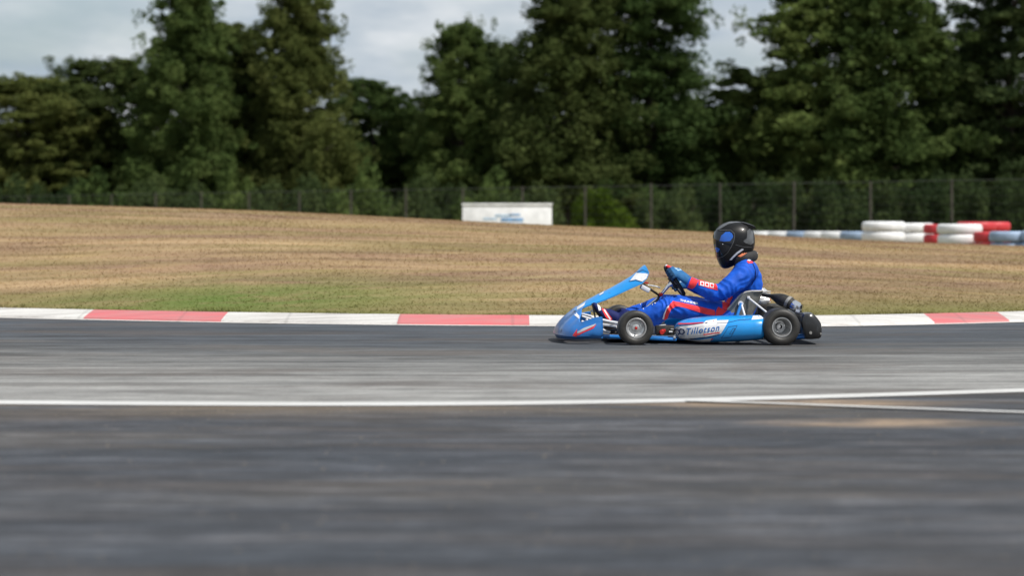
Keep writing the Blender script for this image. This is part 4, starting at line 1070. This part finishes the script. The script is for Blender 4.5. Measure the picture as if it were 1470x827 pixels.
tree(1580,-60,220,88,'tall3','tall_tree','dark tree just outside the right edge of the wood', G1)
# a second, darker rank of lower trees fills the wood
G2 = 'dark trees filling the wood between the tall trees'
for i, px in enumerate(range(-60, 1560, 92)):
    tp_ = 165+30*math.sin(i*2.3)+ (10 if i % 2 else -12)
    tree(px+random.uniform(-18,18), tp_, 185, 99+random.uniform(-2,3), ['round3','layer','tall3'][i % 3], 'understorey_tree', 'dark lower tree deep in the wood behind the front trees', G2)
# the depth of the wood behind: one dark mass nobody could count
cl = []
for i in range(1700):
    x = random.uniform(-65, 65); z = random.uniform(.3, 5.6+1.0*noise.noise(Vector((x*.25, 0, 5)))); cl.append((x, 112+random.uniform(-2.5,2.5), z, random.uniform(.9,1.4), random.uniform(.7,1.1)))
dw = bpy.data.objects.new('distant_wood', raw_mesh('distant_wood', leaves(np.array(cl), 130, .17), 4, LM['dark'])); COL.objects.link(dw)
tag(dw, 'dark depth of the wood seen between the trunks of the nearer trees', 'wood', kind='stuff')
# bushes along the fence
def bush_proto(key, lm, seed):
    rs = np.random.default_rng(seed); cl = []
    for i in range(34):
        a_ = rs.uniform(0, 6.28); r = math.sqrt(rs.random())*1.1; z = .25+rs.random()*1.15*(1-.5*r/1.1); cl.append((math.cos(a_)*r, math.sin(a_)*r, z, rs.uniform(.25,.45), rs.uniform(.2,.38)))
    tk_ = MB()
    for i in range(7): c = cl[i]; tk_.tube([(0,0,0), (c[0]*.5,c[1]*.5,c[2]*.6), c[:3]], [.03,.02,.008], 5, ref=(1,0,0))
    TREE[key] = (tk_.mesh('trunk', [bark], 60), raw_mesh('crown', leaves(np.array(cl), 200, .055), 4, LM[lm]))
bush_proto('bush', 'dark', 21); bush_proto('bush_mid', 'mid', 22); bush_proto('bush_lime', 'lime', 23)
def shrub(px, top, wpx, Y, key, label, group=None):
    x = (px-CX)/F*Y; h = CH-(top-HY)/F*Y; w = wpx/F*Y; o = empty('shrub', (x, Y, 0)); tag(o, label, 'shrub', group)
    for nm, me_ in zip(('stem', 'foliage'), TREE[key]):
        c = bpy.data.objects.new(nm, me_); COL.objects.link(c); c.parent = o; c.scale = (w/2.7, w/2.7, h/1.7); c.rotation_euler = (0, 0, random.random()*6)
shrub(862, 256, 105, 74, 'bush_lime', 'bright yellow-green shrub behind the fence right of the white board')
for i, px in enumerate(range(-40, 1560, 62)):
    if abs(px-862) < 50: continue
    shrub(px+random.uniform(-12,12), 225+random.uniform(-14,18), 120, 80+random.uniform(-1.5,2.5), 'bush_mid' if (i*7) % 3 == 0 and px < 1050 else 'bush', 'dark green undergrowth shrub at the foot of the wood behind the fence', 'undergrowth shrubs behind the fence')

# ================================================================== LIGHT, SKY, CAMERA
sd_ = Vector((.52, -.44, .95)).normalized(); el_ = math.asin(sd_.z); rot_ = math.atan2(sd_.x, sd_.y)
sun = bpy.data.lights.new('sun', 'SUN'); sun.energy = 4.9; sun.angle = R(.5); sun.color = (1.0,.95,.88)
so = bpy.data.objects.new('sun', sun); COL.objects.link(so); so.rotation_euler = (-sd_).to_track_quat('-Z', 'Y').to_euler(); so.location = (10,-10,30)
w = bpy.data.worlds.new('World'); sc.world = w; w.use_nodes = True; nt = w.node_tree; bg = nt.nodes['Background']
sky = nd(nt, 'ShaderNodeTexSky', sky_type='NISHITA'); sky.sun_disc = False; sky.sun_elevation = el_; sky.sun_rotation = rot_; sky.air_density = 1.1; sky.dust_density = 1.5
tc = nd(nt, 'ShaderNodeTexCoord'); mv = mapping(nt, tc.outputs['Generated'], (2.2, 2.2, 7.5))
cn = noise_(nt, mv, 2.1, 6, .55, .35); cn2 = noise_(nt, mapping(nt, tc.outputs['Generated'], (4, 4, 13)), 2.6, 6, .55)
cloud = ramp(nt, cn2, [(.3, (3.6,4.5,5.5)), (.5, (5.8,6.4,7.0)), (.68, (8.6,8.8,9.0))])
cov = ramp(nt, cn, [(.34, g3(.35)), (.52, g3(.97))])
nt.links.new(mix(nt, cov, sky.outputs[0], cloud), bg.inputs['Color']); bg.inputs['Strength'].default_value = .10
cam = bpy.data.cameras.new('camera'); co_ = bpy.data.objects.new('camera', cam); COL.objects.link(co_)
co_.location = (0, 0, CH); co_.rotation_euler = (R(90), 0, 0); cam.sensor_width = 36; cam.lens = F/1470*36; cam.shift_y = -(413.5-HY)/1470
cam.clip_start = .1; cam.clip_end = 6000
cam.dof.use_dof = True; cam.dof.focus_distance = 15.25; cam.dof.aperture_fstop = 1.8
sc.camera = co_
sc.view_settings.view_transform = 'Standard'; sc.view_settings.look = 'None'; sc.view_settings.exposure = 0
